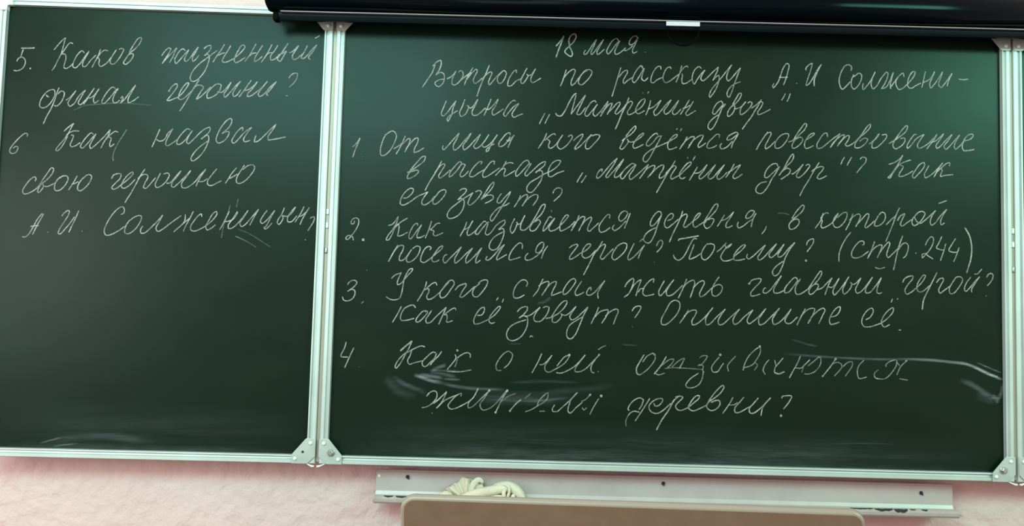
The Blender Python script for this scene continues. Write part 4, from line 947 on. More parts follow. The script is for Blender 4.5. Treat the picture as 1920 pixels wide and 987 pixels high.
1 1 0 5423 4144 5541 4264 5620 4413 5591 4432 5522 4362 5433 4183 5461 4067 5540 4059 5638 4130 5717 4201
1.15 1 0 5875 4489 5796 4330 5677 4092 5578 3875 5548 3670
1.1 1 0 5864 4273 5933 4354 6012 4375
1 1 0 6012 4375 6022 4337 5962 4218 5912 4099 5941 4041 6030 4102 6168 4204
1 1 0 6287 4383 6207 4264 6148 4145 6167 4038 6245 4050 6364 4190 6443 4348 6405 4406 6306 4403 6247 4323
1 1 0 6620 4412 6521 4272 6481 4134 6510 4096 6599 4177 6698 4297 6817 4427
1 1 0 6817 4427 6717 4278 6638 4139 6641 4080
1 1 0 6700 4483 6759 4484 6868 4595
1.3 1 0 6974 4422 7014 4482 7073 4513
1 1 0 7073 4513 7112 4475 7091 4366 6982 4226
1 0.8 0 6952 4011 6968 4005
@L9 0 Как
1 1 0 -5856 3423 -5919 3286 -6037 3070
1.2 1 0 -5787 3386 -5673 3447 -5596 3459 -5546 3403
1 1 0 -5787 3386 -5851 3268 -5867 3171 -5846 3124 -5739 3126 -5567 3170
1 1 0 -5320 3322 -5359 3340 -5435 3280 -5518 3162 -5526 3103 -5477 3095 -5373 3185 -5281 3323 -5340 3350
1 1 0 -5195 3354 -5259 3246 -5314 3148 -5292 3081 -5215 3093 -5084 3231 -4878 3431
1.1 1 0 -4878 3431 -4932 3294 -5030 3059
1 1 0 -4663 3379 -4684 3417 -4741 3405 -4836 3335 -4912 3275
1 1 0 -4921 3265 -4863 3267 -4851 3199 -4858 3112 -4809 3113 -4733 3144
@L9 1 её
1 1 0 -4194 3275 -4098 3288 -4043 3396 -4054 3453 -4121 3432 -4233 3274 -4268 3157 -4247 3090 -4169 3092 -3978 3175
1 1 0 -3978 3175 -3807 3305 -3696 3473 -3725 3482 -3829 3382 -3931 3224 -3928 3138 -3879 3110 -3812 3131
1 1 0 -3750 3675 -3787 3616
1 1 0 -3633 3649 -3660 3571
@L9 2 зовут?
1.1 1 0 -3324 3377 -3268 3446 -3191 3487
1 1 0 -3191 3487 -3114 3489 -3112 3421 -3187 3322 -3282 3242
1 1 0 -3282 3242 -3186 3293 -3108 3266 -3095 3131 -3139 2976 -3251 2818 -3404 2746 -3501 2773 -3547 2878 -3489 3024 -3356 3124 -3126 3208
1 1 0 -3147 3275 -3032 3317 -2955 3377 -2832 3487
1 1 0 -2832 3487 -2916 3369 -2962 3251 -2931 3184 -2834 3177 -2720 3277 -2646 3415 -2638 3493 -2706 3510 -2764 3479
1 1 0 -2700 3249 -2584 3271
1 1 0 -2584 3271 -2472 3458 -2340 3617 -2263 3648 -2243 3620 -2298 3502 -2431 3363 -2545 3282 -2553 3185 -2484 3168 -2389 3248 -2352 3336 -2373 3364
1 1 0 -2353 3345 -2275 3328 -2198 3369 -2046 3528
1 1 0 -2046 3528 -2121 3410 -2177 3292 -2136 3235 -2059 3257 -1907 3396 -1784 3526
1 1 0 -1783 3516 -1867 3359 -1959 3124 -2051 2909 -2146 2819 -2215 2846 -2237 2962 -2173 3118 -2039 3218 -1886 3310
1 1 0 -1550 3523 -1596 3405 -1708 3160
1 1 0 -1633 3307 -1519 3426 -1403 3468 -1345 3470 -1362 3373 -1475 3176
1 1 0 -1400 3333 -1267 3453 -1151 3495 -1121 3457 -1167 3320 -1222 3163
1 1 0 -820 3465 -763 3544 -685 3576 -627 3558 -645 3489 -759 3312
1 0.3 0 -813 3121 -802 3109
1 1 0 -3038 2834 -3010 2863 -2970 2835
@L9 3 Опишите
1 1 0 169 3706 130 3724 33 3683 -81 3486 -175 3289 -164 3193 -86 3185 59 3295 192 3474 229 3611 209 3688 140 3725
1 1 0 415 3519 349 3400 225 3223
1 1 0 320 3380 426 3480 542 3522 591 3504 563 3406 496 3288 507 3201 585 3213 739 3334 950 3582
1 1 0 950 3582 854 3453 797 3335 809 3210 877 3221 1031 3380 1223 3560
1 1 0 1223 3560 1128 3422 1070 3304 1091 3217 1169 3229 1342 3389 1535 3569
1 1 0 1535 3569 1439 3430 1392 3313 1422 3236 1499 3258 1654 3417 1828 3558
1 1 0 1828 3558 1751 3439 1703 3321 1743 3255 1830 3305 1965 3425 2110 3595
1 1 0 2110 3595 2023 3466 1956 3348 1977 3242 2064 3263 2219 3413 2412 3613
1 1 0 2412 3613 2316 3474 2258 3356 2288 3260 2376 3282 2511 3402 2666 3600
1 1 0 2666 3600 2589 3462 2531 3344 2570 3287 2648 3289 2804 3429
1 1 0 2978 3618 2901 3471 2795 3254
1 1 0 2882 3451 3017 3590 3134 3632 3183 3614 3154 3516 3096 3398
1.4 1 0 3096 3398 3038 3300
1 1 0 3096 3418 3252 3577 3369 3639 3408 3611 3350 3464 3272 3296
1 1 0 3535 3449 3662 3492 3740 3610 3740 3678 3671 3657 3564 3528 3506 3371 3536 3294 3623 3306 3730 3348
@L9 4 её
1 1 0 4306 3412 4404 3473 4472 3611 4443 3669 4365 3637 4248 3488 4218 3352 4267 3266 4384 3259 4638 3344
1 1 0 4638 3344 4794 3464 4912 3623 4902 3691 4814 3640 4697 3501 4648 3363 4706 3268 4833 3320
1 1 0 4893 3885 4864 3807
1 1 0 5011 3908 4997 3869
1 1 0 5028 3209 5077 3208
@L10 0 4.
1 1 0 -7025 2619 -7058 2483 -7128 2328 -7118 2299 -7040 2292 -6973 2293
1.1 1 0 -6856 2498 -6926 2333 -7035 2065
1 0.4 0 -6724 2093 -6714 2093
@L10 1 Как
1.35 1 0 -5841 2459 -5738 2558 -5598 2677
1 1 0 -5598 2677 -5660 2521 -5750 2346 -5859 2151 -5924 2082 -5944 2110 -5900 2227 -5808 2344 -5695 2443
1 1 0 -5695 2424 -5543 2515 -5391 2577 -5313 2560
1 1 0 -5600 2465 -5634 2349 -5679 2252 -5638 2176 -5533 2208 -5342 2261
1 1 0 -5077 2441 -5136 2449 -5248 2359 -5359 2222 -5338 2146 -5279 2138 -5186 2227 -5093 2325 -5057 2422
1.1 1 0 -4943 2473 -5017 2366 -5129 2247 -5184 2169
1.5 1 0 -4608 2506 -4602 2498
1 1 0 -4651 2414 -4630 2338 -4703 2221 -4814 2083
1 1 0 -4601 2339 -4497 2418 -4382 2460 -4323 2423 -4321 2356
1 0.6 0 -4600 2319 -4625 2203 -4652 2145
1 0.7 0 -4813 2045 -4678 2039 -4524 2043 -4293 2088
@L10 2 о
1 0.8 0 -3455 2495 -3494 2513 -3590 2462 -3702 2324 -3756 2189 -3724 2093 -3637 2096
1 0.8 0 -3581 2145 -3486 2234 -3413 2371 -3405 2448 -3455 2504
@L10 3 ней
1 1 0 -2768 2484 -2832 2329 -2970 2060
1 1 0 -2810 2243 -2752 2244 -2676 2295 -2544 2452
1 0.75 0 -2544 2452 -2619 2335 -2693 2217 -2681 2122 -2613 2085 -2479 2146 -2270 2286 -2176 2423 -2167 2472
1 0.85 0 -2167 2472 -2273 2421 -2386 2283 -2432 2224
1.6 1 0 -2171 2468 -2162 2468
1 1 0 -2439 2080 -2342 2073 -2189 2135 -2017 2255 -1828 2471
1 0.75 0 -1819 2481 -1941 2314 -2016 2216 -2034 2120 -1937 2113 -1803 2184 -1670 2322 -1519 2489
1 0.75 0 -1519 2489 -1632 2342 -1688 2225 -1676 2120 -1617 2093
1.4 1 0 -1521 2491 -1515 2488
1 0.5 0 -1535 2124 -1525 2124
1 0.6 0 -1541 2604 -1464 2655 -1378 2696
@L10 4 отзываются
1.1 1 0 -541 2516 -625 2369 -700 2213 -679 2099 -620 2081
1 0.8 0 -620 2081 -506 2161 -391 2279 -297 2436 -299 2532
1.7 1 0 -338 2550 -302 2517
1 0.9 0 -347 2560 -472 2489 -567 2361
1.2 1 0 -55 2491 -159 2305 -311 2109
1 0.6 0 -292 2119 -214 2092 -79 2134
1 0.6 0 -140 2305 13 2425 110 2437 73 2350 -42 2231
1 0.55 0 74 2273 227 2412 343 2463 305 2375 229 2238
1 0.5 0 672 2491 749 2532 837 2524 789 2427 694 2328 636 2317
1 0.7 0 655 2337 752 2310 743 2214 773 2176
1 0.85 0 754 2176 736 2041 660 1904 526 1834 409 1840 380 1887 465 2014 657 2154
1 0.4 0 -80 2230 55 2253 346 2251 753 2233
1.7 1 0 1118 2565 1126 2557
1 0.85 0 1099 2512 1003 2394 937 2277 967 2191 1064 2194 1140 2301 1197 2380
1 0.65 0 1458 2541 1352 2423 1285 2325 1306 2210
1 0.8 0 1626 2238 1644 2334 1720 2510 1855 2668 1990 2768
1 0.7 0 1990 2768 2001 2652 1915 2477 1819 2358 1645 2296
1.4 1 0 1986 2772 1992 2764
1 0.4 0 1876 2418 1935 2361 1868 2244
1 0.85 0 2187 2484 2110 2385 2062 2249 2111 2164
1 0.75 0 2497 2531 2401 2413 2324 2314 2305 2217
1 0.6 0 2313 2478 2343 2353
1.3 1 0 2315 2208 2402 2185 2528 2233
1 0.9 0 2876 2580 2809 2424 2713 2248
1.2 1 0 2713 2248 2636 2101
1 1 0 2751 2326 2887 2320 2945 2369 3081 2508
1 0.6 0 3275 2571 3139 2452 3042 2372
1 0.5 0 2945 2350 2907 2234
1 0.6 0 3255 2571 3314 2553 3314 2418 3198 2261 3062 2199 2965 2197
1 1 0 3644 2533 3528 2366 3364 2159
1 0.6 0 3567 2425 3683 2467 3761 2440 3781 2373 3616 2166
1 0.6 0 3800 2373 3917 2473 4004 2485 4014 2418 3859 2173
1.5 1 0 3641 2543 3648 2535
1.3 1 0 3358 2163 3369 2158
1 0.7 0 4267 2531 4150 2402 4121 2266 4160 2133 4325 2166
1 0.5 0 4578 2327 4500 2257 4491 2190
1.2 1 0 4491 2190 4520 2152 4578 2134
1 0.7 0 4578 2134 4714 2138 4831 2228 4968 2424 4987 2540
1 0.7 0 4968 2559 4832 2517 4744 2437 4753 2399
1 0.6 0 4987 2502 5045 2436
1 0.7 0 5192 2536 5065 2407 4986 2232
1 0.7 0 5045 2147 5220 2123
1.3 1 0 5188 2544 5196 2538
@L11 0 жители
1.3 1 0 -5238 1498 -5183 1575
1 1 0 -5183 1575 -5088 1616 -5029 1589 -5025 1465 -5136 1329 -5268 1258 -5335 1251
1.2 1 0 -5079 1349 -4986 1428 -4808 1605
1 1 0 -4808 1605 -4862 1469 -4925 1353
1.25 1 0 -5018 1246 -4850 1412 -4699 1493
1 1 0 -4699 1493 -4547 1554
1 1 0 -4497 1517 -4490 1575 -4585 1534 -4715 1397 -4770 1300 -4710 1235 -4595 1257 -4349 1388
1 0.75 0 -4136 1670 -4218 1506 -4329 1369 -4326 1274 -4250 1295 -4100 1432 -3894 1648
1 0.75 0 -4349 1388 -4236 1486 -4136 1670
1 0.6 0 -3894 1648 -3986 1493 -4078 1338 -4017 1234 -3883 1267 -3733 1385 -3519 1658
1.3 1 0 -4136 1680 -4132 1674
1.5 1 0 -3889 1656 -3881 1652
1 0.7 0 -5116 1138 -5107 1135
1 0.8 0 -3499 1659 -3600 1484 -3736 1185
1.6 1 0 -3503 1666 -3496 1659
1.4 1 0 -3740 1192 -3731 1185
1 0.4 0 -3618 1426 -3467 1545 -3315 1606
1.1 1 0 -3195 1476 -3290 1397 -3430 1231
1.3 1 0 -3424 1235 -3433 1223
1 0.4 0 -3119 1497 -2987 1615
1 0.6 0 -2621 1644 -2697 1585 -2809 1448 -2826 1371 -2731 1412 -2618 1529 -2612 1644
1 0.75 0 -3092 1221 -2959 1272 -2807 1371
1 0.5 0 -2785 1238 -2669 1242
1 0.85 0 -2460 1381 -2507 1303 -2496 1246 -2418 1239
1 1 0 -2399 1239 -2305 1328 -2135 1485
1.25 1 0 -2135 1485 -1975 1661
1 1 0 -2116 1485 -2161 1350 -2168 1255 -2119 1218 -1997 1336 -1864 1454
1 0.55 0 -1884 1472 -1788 1523 -1694 1621
1 0.6 0 -1862 1339 -1822 1293 -1765 1342
1.5 1 0 -1702 1625 -1694 1617
1.8 1 0 -1460 1608 -1450 1601
1 0.75 0 -1509 1540 -1593 1404 -1695 1201
@L11 1 деревни?
1 1 0 -534 1547 -612 1583 -708 1552 -822 1443 -868 1328 -838 1309
1 1 0 -534 1547 -570 1431 -626 1334
1 1 0 -399 1579 -474 1453 -606 1239
1 0.7 0 -606 1239 -709 1084
1 1 0 -625 1277 -742 1293 -818 1252 -865 1194
1 0.4 0 -865 1194 -911 1078 -900 964
1.1 1 0 -310 1476 -280 1420 -203 1431 -118 1539 -128 1577 -225 1574 -359 1494 -415 1397 -375 1302 -258 1258 -162 1289 66 1486
1.2 1 0 219 1634 124 1545 11 1332 -121 1137 -243 905
1.1 1 0 161 1623 277 1645 316 1617 221 1509 164 1431 204 1356 281 1339 435 1400
1.1 1 0 435 1400 549 1499 674 1617 673 1665 605 1654 491 1517 444 1401 532 1336 648 1368 840 1468
1.1 1 0 840 1468 916 1604 1049 1780 1183 1899 1213 1871 1146 1745 1012 1626 878 1527 840 1430 919 1356 1034 1378 1130 1495 1109 1571 1032 1569 936 1528
1 1 0 1409 1646 1342 1520 1190 1296
1 1 0 1304 1481 1439 1494 1516 1544
1.1 1 0 1650 1662 1555 1545 1459 1428 1460 1332 1538 1325 1769 1455
1.1 1 0 1960 1651 1865 1534 1769 1417 1789 1322 1866 1324 2001 1423 2231 1659
1.1 1 0 2231 1659 2135 1560 2059 1444 2022 1270
1 1 0 2474 1656 2483 1694 2580 1716 2686 1709 2639 1593 2514 1427
1.6 1 0 2457 1286 2464 1278
'''

HALF = 0.00136          # half width of a plain stroke
def chalk_lines():
    groups = {}; cur = None
    for row in CHALK.strip().split('\n'):
        if row[0] == '@': cur = groups.setdefault(row[1:], []); continue
        t = row.split(); v = [float(q) * 1e-4 for q in t[3:]]
        cur.append((float(t[0]), float(t[1]), int(t[2]), list(zip(v[::2], v[1::2]))))
    lift = 0
    for key, strokes in groups.items():
        vs, fs, dens = [], [], []
        for w, d, soft, pts in strokes:
            q = spline(pts, 0.006 if soft else 0.0011); N = len(q); lift += 1
            y = 0.0036 - (lift % 97) * 1.5e-6
            h = w * 0.5 / 850 if soft else HALF * w
            L = [0.0]
            for i in range(1, N): L.append(L[-1] + (q[i] - q[i - 1]).length)
            if not soft and L[-1] < 0.0020:      # a dot left by the tip of the chalk
                c = (q[0] + q[-1]) * 0.5; r = h * (1.35 if w > 1 else 0.95); base = len(vs)
                vs.append((c.x, y, c.y)); dens.append(d)
                for a in range(10):
                    vs.append((c.x + r * math.cos(a * PI / 5), y, c.y + r * math.sin(a * PI / 5))); dens.append(d * 0.6)
                for a in range(10): fs.append((base, base + 1 + a, base + 1 + (a + 1) % 10))
                continue
            base = len(vs)
            for i in range(N):
                t = q[min(i + 1, N - 1)] - q[max(i - 1, 0)]
                if t.length < 1e-7: t = Vector((1, 0))
                t.normalize(); n = Vector((-t.y, t.x))
                e = min(L[i], L[-1] - L[i])
                if soft: k, c = 1.0, min(1.0, 0.15 + e / max(0.25 * L[-1], 1e-4)) * d
                else: k, c = min(1.0, 0.62 + e / 0.002), d
                for s, ed in ((-1, 0.0 if soft else 0.42), (0, 1.0), (1, 0.0 if soft else 0.42)):
                    p = q[i] + n * (s * h * k); vs.append((p.x, y, p.y)); dens.append(c * ed)
                if i:
                    a = base + 3 * i
                    fs.append((a - 3, a - 2, a + 1, a)); fs.append((a - 2, a - 1, a + 2, a + 1))
            if not soft:       # round both ends
                for i, sg in ((0, -1), (N - 1, 1)):
                    a = base + 3 * i; t = (q[min(i + 1, N - 1)] - q[max(i - 1, 0)])
                    if t.length < 1e-7: t = Vector((1, 0))
                    t.normalize(); p = q[i] + t * (sg * h * 0.75)
                    vs.append((p.x, y, p.y)); dens.append(d * 0.5); fs.append((a, a + 1, len(vs) - 1)); fs.append((a + 1, a + 2, len(vs) - 1))
        me = bpy.data.meshes.new('chalk_writing'); me.from_pydata(vs, [], fs); me.update()
        atr = me.attributes.new('chalk_amount', 'FLOAT', 'POINT'); atr.data.foreach_set('value', dens)
        k = key.split(' ')
        o = link('chalk_word' if len(k) > 1 else 'chalk_smear', me, M_chalk if len(k) > 1 else M_dust, lw if k[0] in ('A1', 'A2', 'A3', 'A4', 'A5', 'SA') else main)
        if len(k) > 1: o['label'] = 'chalk writing that reads ' + k[2]
        else: o['label'] = 'pale wiped chalk dust'; o['kind'] = 'stuff'
chalk_lines()

# ------------------------------------------------------------------ roll-up projection screen above the board
scr = tag(empty('projection_screen', (0, -0.048, Z0 + 1.0)), 'black rolled-up projection screen casing hung over the top of the chalkboard', 'projection screen')
X0, X1 = -0.893, 1.36
prof = []
for k in range(40):
    a = 2 * PI * k / 40; c, s = math.cos(a), math.sin(a)
    prof.append((0.036 * math.copysign(abs(c) ** 0.8, c), 0.0140 + 0.036 * math.copysign(abs(s) ** 0.8, s)))
def sloped(o):      # the screen hangs a touch higher on the right
    o.rotation_euler = (0, -0.0052, 0); return o
sloped(scr); scr.location = (-0.1, -0.0445, Z0 + 1.0)
def sx(x): return x + 0.1
obj('casing', extrude_x(bmesh.new(), prof, sx(X0 + 0.012), sx(X1)), M_black, scr, True)
capo = lathe(bmesh.new(), [(0.0285, 0.0), (0.0355, 0.004), (0.0370, 0.010), (0.0370, 0.020)], (sx(X0), 0, 0.0140), 'X', 40)
obj('end_cap', capo, M_black, scr, True)
fab = obj('screen_fabric', box(bmesh.new(), sx(-0.862), sx(1.33), 0.0005, 0.0018, -0.031, -0.010), M_bar, scr)
obj('white_slat', box(bmesh.new(), sx(-0.862), sx(1.33), -0.0072, 0.0, -0.0252, -0.0232, 0.0005), M_fabric, fab)
barp = [(-0.0072, -0.0298), (-0.0086, -0.0304), (-0.0091, -0.0316), (-0.0085, -0.0345), (-0.0068, -0.0390), (-0.0038, -0.0428), (0.0, -0.0435), (0.0045, -0.0425), (0.008, -0.038), (0.0085, -0.0335), (0.008, -0.031), (0.0065, -0.0295)]
obj('weight_bar', extrude_x(bmesh.new(), barp, sx(-0.868), sx(1.33)), M_bar, scr)
obj('bar_end_cap', box(bmesh.new(), sx(-0.877), sx(-0.8655), -0.0105, 0.0105, -0.0450, -0.0275, 0.002), M_handle, scr)
obj('pull_tag', box(bmesh.new(), sx(-0.0290), sx(0.0435), -0.0128, -0.0090, -0.0375, -0.0280, 0.0006), M_tagw, scr)
loop = [(sx(0.007) + 0.0345 * math.cos(a), -0.012 - 0.004 * math.sin(-a), -0.045 + 0.0360 * math.sin(a)) for a in [PI + PI * k / 24 for k in range(25)]]
loop = [(sx(0.007) - 0.0290, -0.008, -0.0375)] + loop + [(sx(0.007) + 0.0290, -0.008, -0.0375)]
obj('pull_handle', tube(bmesh.new(), loop, [0.0011] * 3 + [0.0010 + 0.0017 * math.sin(PI * k / 22) for k in range(22)] + [0.0011] * 2, 10), M_handle, scr, True)
for x in (-0.55, 0.95):
    obj('wall_bracket', box(bmesh.new(), sx(x - 0.02), sx(x + 0.02), 0.02, WALL_Y + 0.0445 + 0.002, 0.0385, 0.0455), M_black, scr)

# ------------------------------------------------------------------ chalk tray under the board
tray = tag(empty('chalk_tray', (0, TRAY_Y, Z0)), 'long grey metal chalk tray screwed to the pink wall under the chalkboard', 'chalk tray')
tp = [(0.0005, -0.0185), (-0.0030, -0.0172), (-0.0052, -0.0185), (-0.0050, -0.0212), (-0.0030, -0.0225), (-0.0026, -0.0240), (-0.0026, -0.0640), (-0.006, -0.0715), (-0.014, -0.0760), (-0.046, -0.0770), (-0.046, -0.0795), (-0.012, -0.0785), (-0.003, -0.0740), (0.0005, -0.0650)]
obj('back_plate', extrude_x(bmesh.new(), tp, -0.6330, 0.6440), M_tray, tray)
lp = [(-0.0445, -0.0800), (-0.0445, -0.0665), (-0.0462, -0.0640), (-0.0490, -0.0636), (-0.0515, -0.0655), (-0.0535, -0.0700), (-0.0535, -0.0760), (-0.0512, -0.0796), (-0.0480, -0.0806)]
obj('front_lip', extrude_x(bmesh.new(), lp, -0.6290, 0.6300), M_lip, tray)
def screw(x, z, tilt):
    bm = lathe(bmesh.new(), [(0.0030, 0.0005), (0.0042, -0.0008), (0.0036, -0.0024), (0.0014, -0.0030)], (x, -0.0026, z), n=16)
    tube(bm, [(x, -0.004, z), (x + 0.0028 * tilt, -0.0055, z - 0.003), (x + 0.0030 * tilt, -0.0055, z - 0.0052)], [0.002, 0.0018, 0.0010], 8)
    obj('screw', bm, M_dark, tray, True)
screw(-0.5641, -0.0328, 0.9); screw(0.0013, -0.0325, 0.1); screw(0.5738, -0.0386, 0.8)
obj('rivet', lathe(bmesh.new(), [(0.0036, 0.0), (0.0034, -0.001), (0.001, -0.0016)], (-0.6262, -0.0026, -0.0325), n=16), M_cap, tray, True)
for x in (-0.5641, 0.0013, 0.5738):
    obj('mounting_block', box(bmesh.new(), x - 0.012, x + 0.012, 0.0, WALL_Y - TRAY_Y + 0.001, -0.055, -0.022), M_tray, tray)
random.seed(4)
def chip(xa, xb, depth):      # dark patch where the paint of the lip is gone
    n = max(6, int((xb - xa) / 0.004)); top, bot = [], []
    for i in range(n + 1):
        x = xa + (xb - xa) * i / n; k = math.sin(PI * min(1, max(0, (i + 0.15) / (n + 0.3)))) ** 0.5
        top.append((x, -0.0634 - 0.0004 * random.random())); bot.append((x, -0.0642 - depth * k * (0.65 + 0.5 * random.random())))
    bm = bmesh.new()
    def lipy(z):
        for (y0, z0), (y1, z1) in zip(((-0.0490, -0.0636), (-0.0515, -0.0655), (-0.0535, -0.0700)), ((-0.0515, -0.0655), (-0.0535, -0.0700), (-0.0535, -0.0760))):
            if z1 <= z <= z0: return y0 + (y1 - y0) * (z - z0) / (z1 - z0) - 0.0004
        return -0.0485
    rows = [[bm.verts.new((x, lipy(zt + (bot[i][1] - zt) * r / 5), zt + (bot[i][1] - zt) * r / 5)) for i, (x, zt) in enumerate(top)] for r in range(6)]
    for R0, R1 in zip(rows, rows[1:]):
        for i in range(n): bm.faces.new((R0[i], R0[i + 1], R1[i + 1], R1[i]))
    obj('bare_patch', bm, M_dark, tray)
chip(-0.608, -0.588, 0.0026); chip(-0.582, -0.560, 0.0030); chip(0.395, 0.445, 0.0018); chip(0.447, 0.487, 0.0052); chip(0.489, 0.519, 0.0066); chip(0.524, 0.537, 0.0016); chip(0.549, 0.563, 0.0024)

# ------------------------------------------------------------------ cleaning rag in the tray
def rag():
    bm = bmesh.new(); rnd = random.Random(7)
    # fan of pleats at the left
    c = Vector((-0.432, 0.016, -0.0755)); NA, NR = 72, 10
    g = []
    for i in range(NA + 1):
        a = math.radians(24 + 132 * i / NA); row = []
        pl = math.cos(i / NA * 2 * PI * 5.0)
        R_ = (0.047 + 0.0035 * math.sin(i / NA * 2 * PI * 2.2 + 0.6)) * (0.98 + 0.02 * pl) * (1.0 if i > 9 else 0.94 + 0.1 * math.exp(-((i - 5) / 3.0) ** 2))
        for j in range(NR + 1):
            t = j / NR; r = R_ * t
            y = 0.0085 * pl * t - 0.016 * math.sin(PI * t) ** 1.2 * 0.7 + 0.010 * t
            row.append(bm.verts.new((c.x + r * math.cos(a) * 1.02, c.y + y, c.z + r * math.sin(a))))
        g.append(row)
    for i in range(NA):
        for j in range(NR): bm.faces.new((g[i][j], g[i + 1][j], g[i + 1][j + 1], g[i][j + 1]))
    bk = [bm.verts.new((v[-1].co.x * 0.96 + c.x * 0.04, c.y + 0.020, v[-1].co.z * 0.9 + c.z * 0.1)) for v in g]
    for i in range(NA): bm.faces.new((g[i][-1], g[i + 1][-1], bk[i + 1], bk[i]))
    tube(bm, [(-0.424, 0.020, -0.050), (-0.414, 0.022, -0.0350), (-0.404, 0.022, -0.0285), (-0.396, 0.024, -0.0400)], [0.007, 0.0085, 0.0065, 0.004], 14, 0.6)
    # lump at the far left
    tube(bm, [(-0.497, 0.014, -0.077), (-0.488, 0.012, -0.0665), (-0.476, 0.010, -0.0615), (-0.465, 0.011, -0.0665), (-0.462, 0.013, -0.0770)], [0.004, 0.0075, 0.0095, 0.0080, 0.005], 16, 1.3)
    # long roll
    tube(bm, [(-0.458, 0.006, -0.0765), (-0.440, 0.003, -0.0685), (-0.418, 0.002, -0.0600), (-0.392, 0.003, -0.0545), (-0.366, 0.006, -0.0490), (-0.346, 0.010, -0.0450), (-0.334, 0.012, -0.0470)], [0.004, 0.0085, 0.0115, 0.0115, 0.0105, 0.0100, 0.0060], 18, 1.2)
    # top cover of the bundle and its right fall
    tube(bm, [(-0.378, 0.022, -0.048), (-0.356, 0.020, -0.0415), (-0.338, 0.018, -0.0420), (-0.324, 0.015, -0.0510), (-0.314, 0.013, -0.0610), (-0.309, 0.013, -0.0770)], [0.006, 0.0100, 0.0125, 0.0125, 0.0110, 0.009], 18, 1.4)
    # hem that runs down its front
    tube(bm, [(-0.366, 0.006, -0.0385), (-0.350, 0.000, -0.0360), (-0.340, -0.002, -0.0400), (-0.338, -0.003, -0.0500), (-0.342, -0.003, -0.0620), (-0.345, -0.002, -0.0780)], [0.0018, 0.0028, 0.0032, 0.0032, 0.0032, 0.0028], 12)
    tube(bm, [(-0.318, 0.004, -0.0590), (-0.310, 0.001, -0.0600), (-0.3045, 0.001, -0.0665), (-0.305, 0.002, -0.0780)], [0.0020, 0.0028, 0.0028, 0.0024], 12)
    # inner folds
    tube(bm, [(-0.412, 0.000, -0.0765), (-0.396, -0.001, -0.0715), (-0.376, -0.001, -0.0665), (-0.358, 0.000, -0.0630), (-0.349, 0.002, -0.0640)], [0.003, 0.0048, 0.0056, 0.0054, 0.003], 14, 1.2)
    tube(bm, [(-0.395, -0.003, -0.0785), (-0.376, -0.003, -0.0755), (-0.358, -0.002, -0.0745), (-0.340, -0.001, -0.0765)], [0.003, 0.0042, 0.0048, 0.003], 14, 1.2)
    tube(bm, [(-0.352, 0.002, -0.0440), (-0.350, 0.000, -0.0520), (-0.352, -0.001, -0.0610), (-0.347, -0.002, -0.0720)], [0.0040, 0.0052, 0.0048, 0.0040], 12)
    tube(bm, [(-0.330, 0.002, -0.0560), (-0.331, -0.001, -0.0660), (-0.330, -0.002, -0.0780)], [0.0040, 0.0060, 0.0060], 12)
    # the bulk that lies behind the folds
    tube(bm, [(-0.470, 0.026, -0.0680), (-0.430, 0.028, -0.0600), (-0.380, 0.028, -0.0580), (-0.325, 0.026, -0.0670)], [0.006, 0.012, 0.013, 0.008], 14)
    for v in bm.verts:
        k = v.co * 90.0
        v.co += Vector((math.sin(k.z * 1.7 + k.x) * 0.0005, math.sin(k.x * 1.3 + 2 * k.z) * 0.0006, math.sin(k.x * 0.9 + 1.0) * 0.0005))
        v.co.y = 0.0445 - (0.042 - v.co.y) * 0.74
        v.co.z = max(v.co.z, -0.0755)
    o = obj('cleaning_rag', bm, M_rag, None, True)
    sub = o.modifiers.new('smooth', 'SUBSURF'); sub.levels = 1; sub.render_levels = 2
    o.location = (0, 0, Z0)
    tag(o, 'crumpled cream cleaning rag lying in the chalk tray', 'rag')
rag()

# ------------------------------------------------------------------ teacher's desk and the laptop on it, seen from behind the lid
DESK = 0.7512
desk = tag(empty('teacher_desk', (-0.2, -0.86, 0)), 'wooden teacher desk under the open laptop below the frame', 'desk')
obj('desk_top', box(bmesh.new(), -0.70, 0.70, -0.31, 0.31, DESK - 0.026, DESK, 0.003), M_wood, desk)
for x in (-0.64, 0.64):
    obj('side_panel', box(bmesh.new(), x - 0.012, x + 0.012, -0.28, 0.28, 0.0, DESK - 0.026), M_wood, desk)
obj('front_panel', box(bmesh.new(), -0.628, 0.628, -0.26, -0.242, 0.25, DESK - 0.026), M_wood, desk)

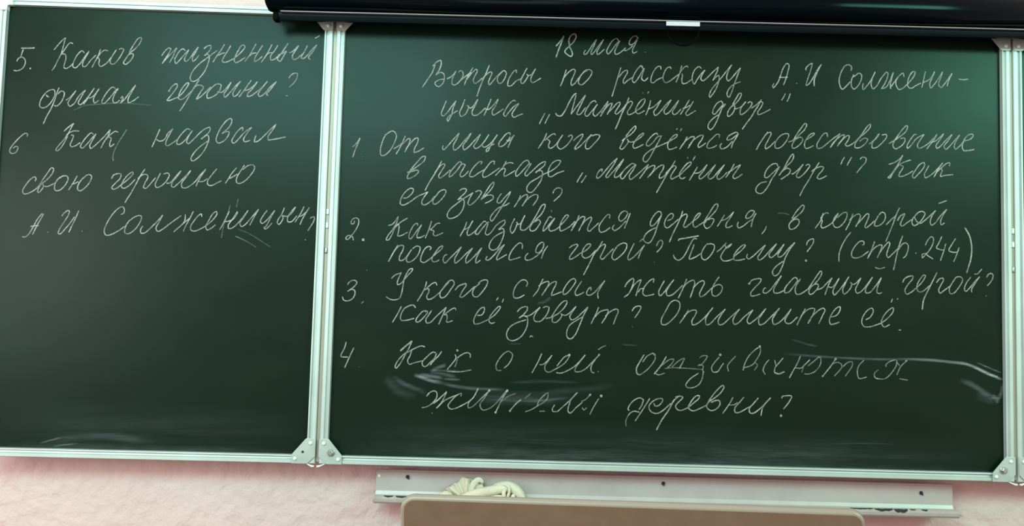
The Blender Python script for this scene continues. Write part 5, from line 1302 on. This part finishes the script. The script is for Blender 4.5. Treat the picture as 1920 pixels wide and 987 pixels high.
lap = tag(empty('laptop', (-0.2555, -1.030, DESK), -0.036), 'open taupe laptop seen from behind its lid in front of the chalk tray', 'laptop')
LW, LH, TH = 0.3553, 0.236, 0.0075
def rrect(w, h, r, n=8):
    pts = []
    for cx, cz, a0 in ((w / 2 - r, h - r, 0), (-w / 2 + r, h - r, PI / 2), (-w / 2 + r * 0.5, r * 0.5, PI), (w / 2 - r * 0.5, r * 0.5, 1.5 * PI)):
        rr = r if cz > h / 2 else r * 0.5
        for k in range(n + 1):
            a = a0 + PI / 2 * k / n; pts.append((cx + rr * math.cos(a), cz + rr * math.sin(a)))
    return pts
lid_bm = bmesh.new(); loops = []
for d, y in ((0.0030, -0.5), (0.0016, -0.46), (0.0006, -0.34), (0.0, -0.1), (0.0, 0.2), (0.0008, 0.42), (0.0022, 0.5)):
    loops.append([lid_bm.verts.new((x, y * TH, z + d)) for x, z in rrect(LW - 2 * d, LH - 2 * d, 0.0115 - d)])
for A, B in zip(loops, loops[1:]):
    for i in range(len(A)): lid_bm.faces.new((A[i], A[(i + 1) % len(A)], B[(i + 1) % len(A)], B[i]))
lid_bm.faces.new(loops[0]); lid_bm.faces.new(loops[-1][::-1])
lid = obj('lid', lid_bm, M_lid, lap, True)
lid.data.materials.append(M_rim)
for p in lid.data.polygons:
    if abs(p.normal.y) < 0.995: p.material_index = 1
    else: p.use_smooth = False
lid.location = (0, 0.0, 0.0155); lid.rotation_euler = (math.radians(13), 0, 0)
obj('screen', box(bmesh.new(), -LW / 2 + 0.012, LW / 2 - 0.012, TH / 2 - 0.0004, TH / 2 + 0.0006, 0.018, LH - 0.012), M_glass, lid)
obj('base', box(bmesh.new(), -LW / 2, LW / 2, 0.0, 0.245, 0.0, 0.0165, 0.003), M_lid, lap)
obj('keyboard', box(bmesh.new(), -LW / 2 + 0.02, LW / 2 - 0.02, 0.03, 0.14, 0.016, 0.0178), M_keys, lap)
obj('hinge', lathe(bmesh.new(), [(0.0055, -0.13), (0.0055, 0.13)], (0, 0.004, 0.0160), 'X', 14), M_keys, lap, True)
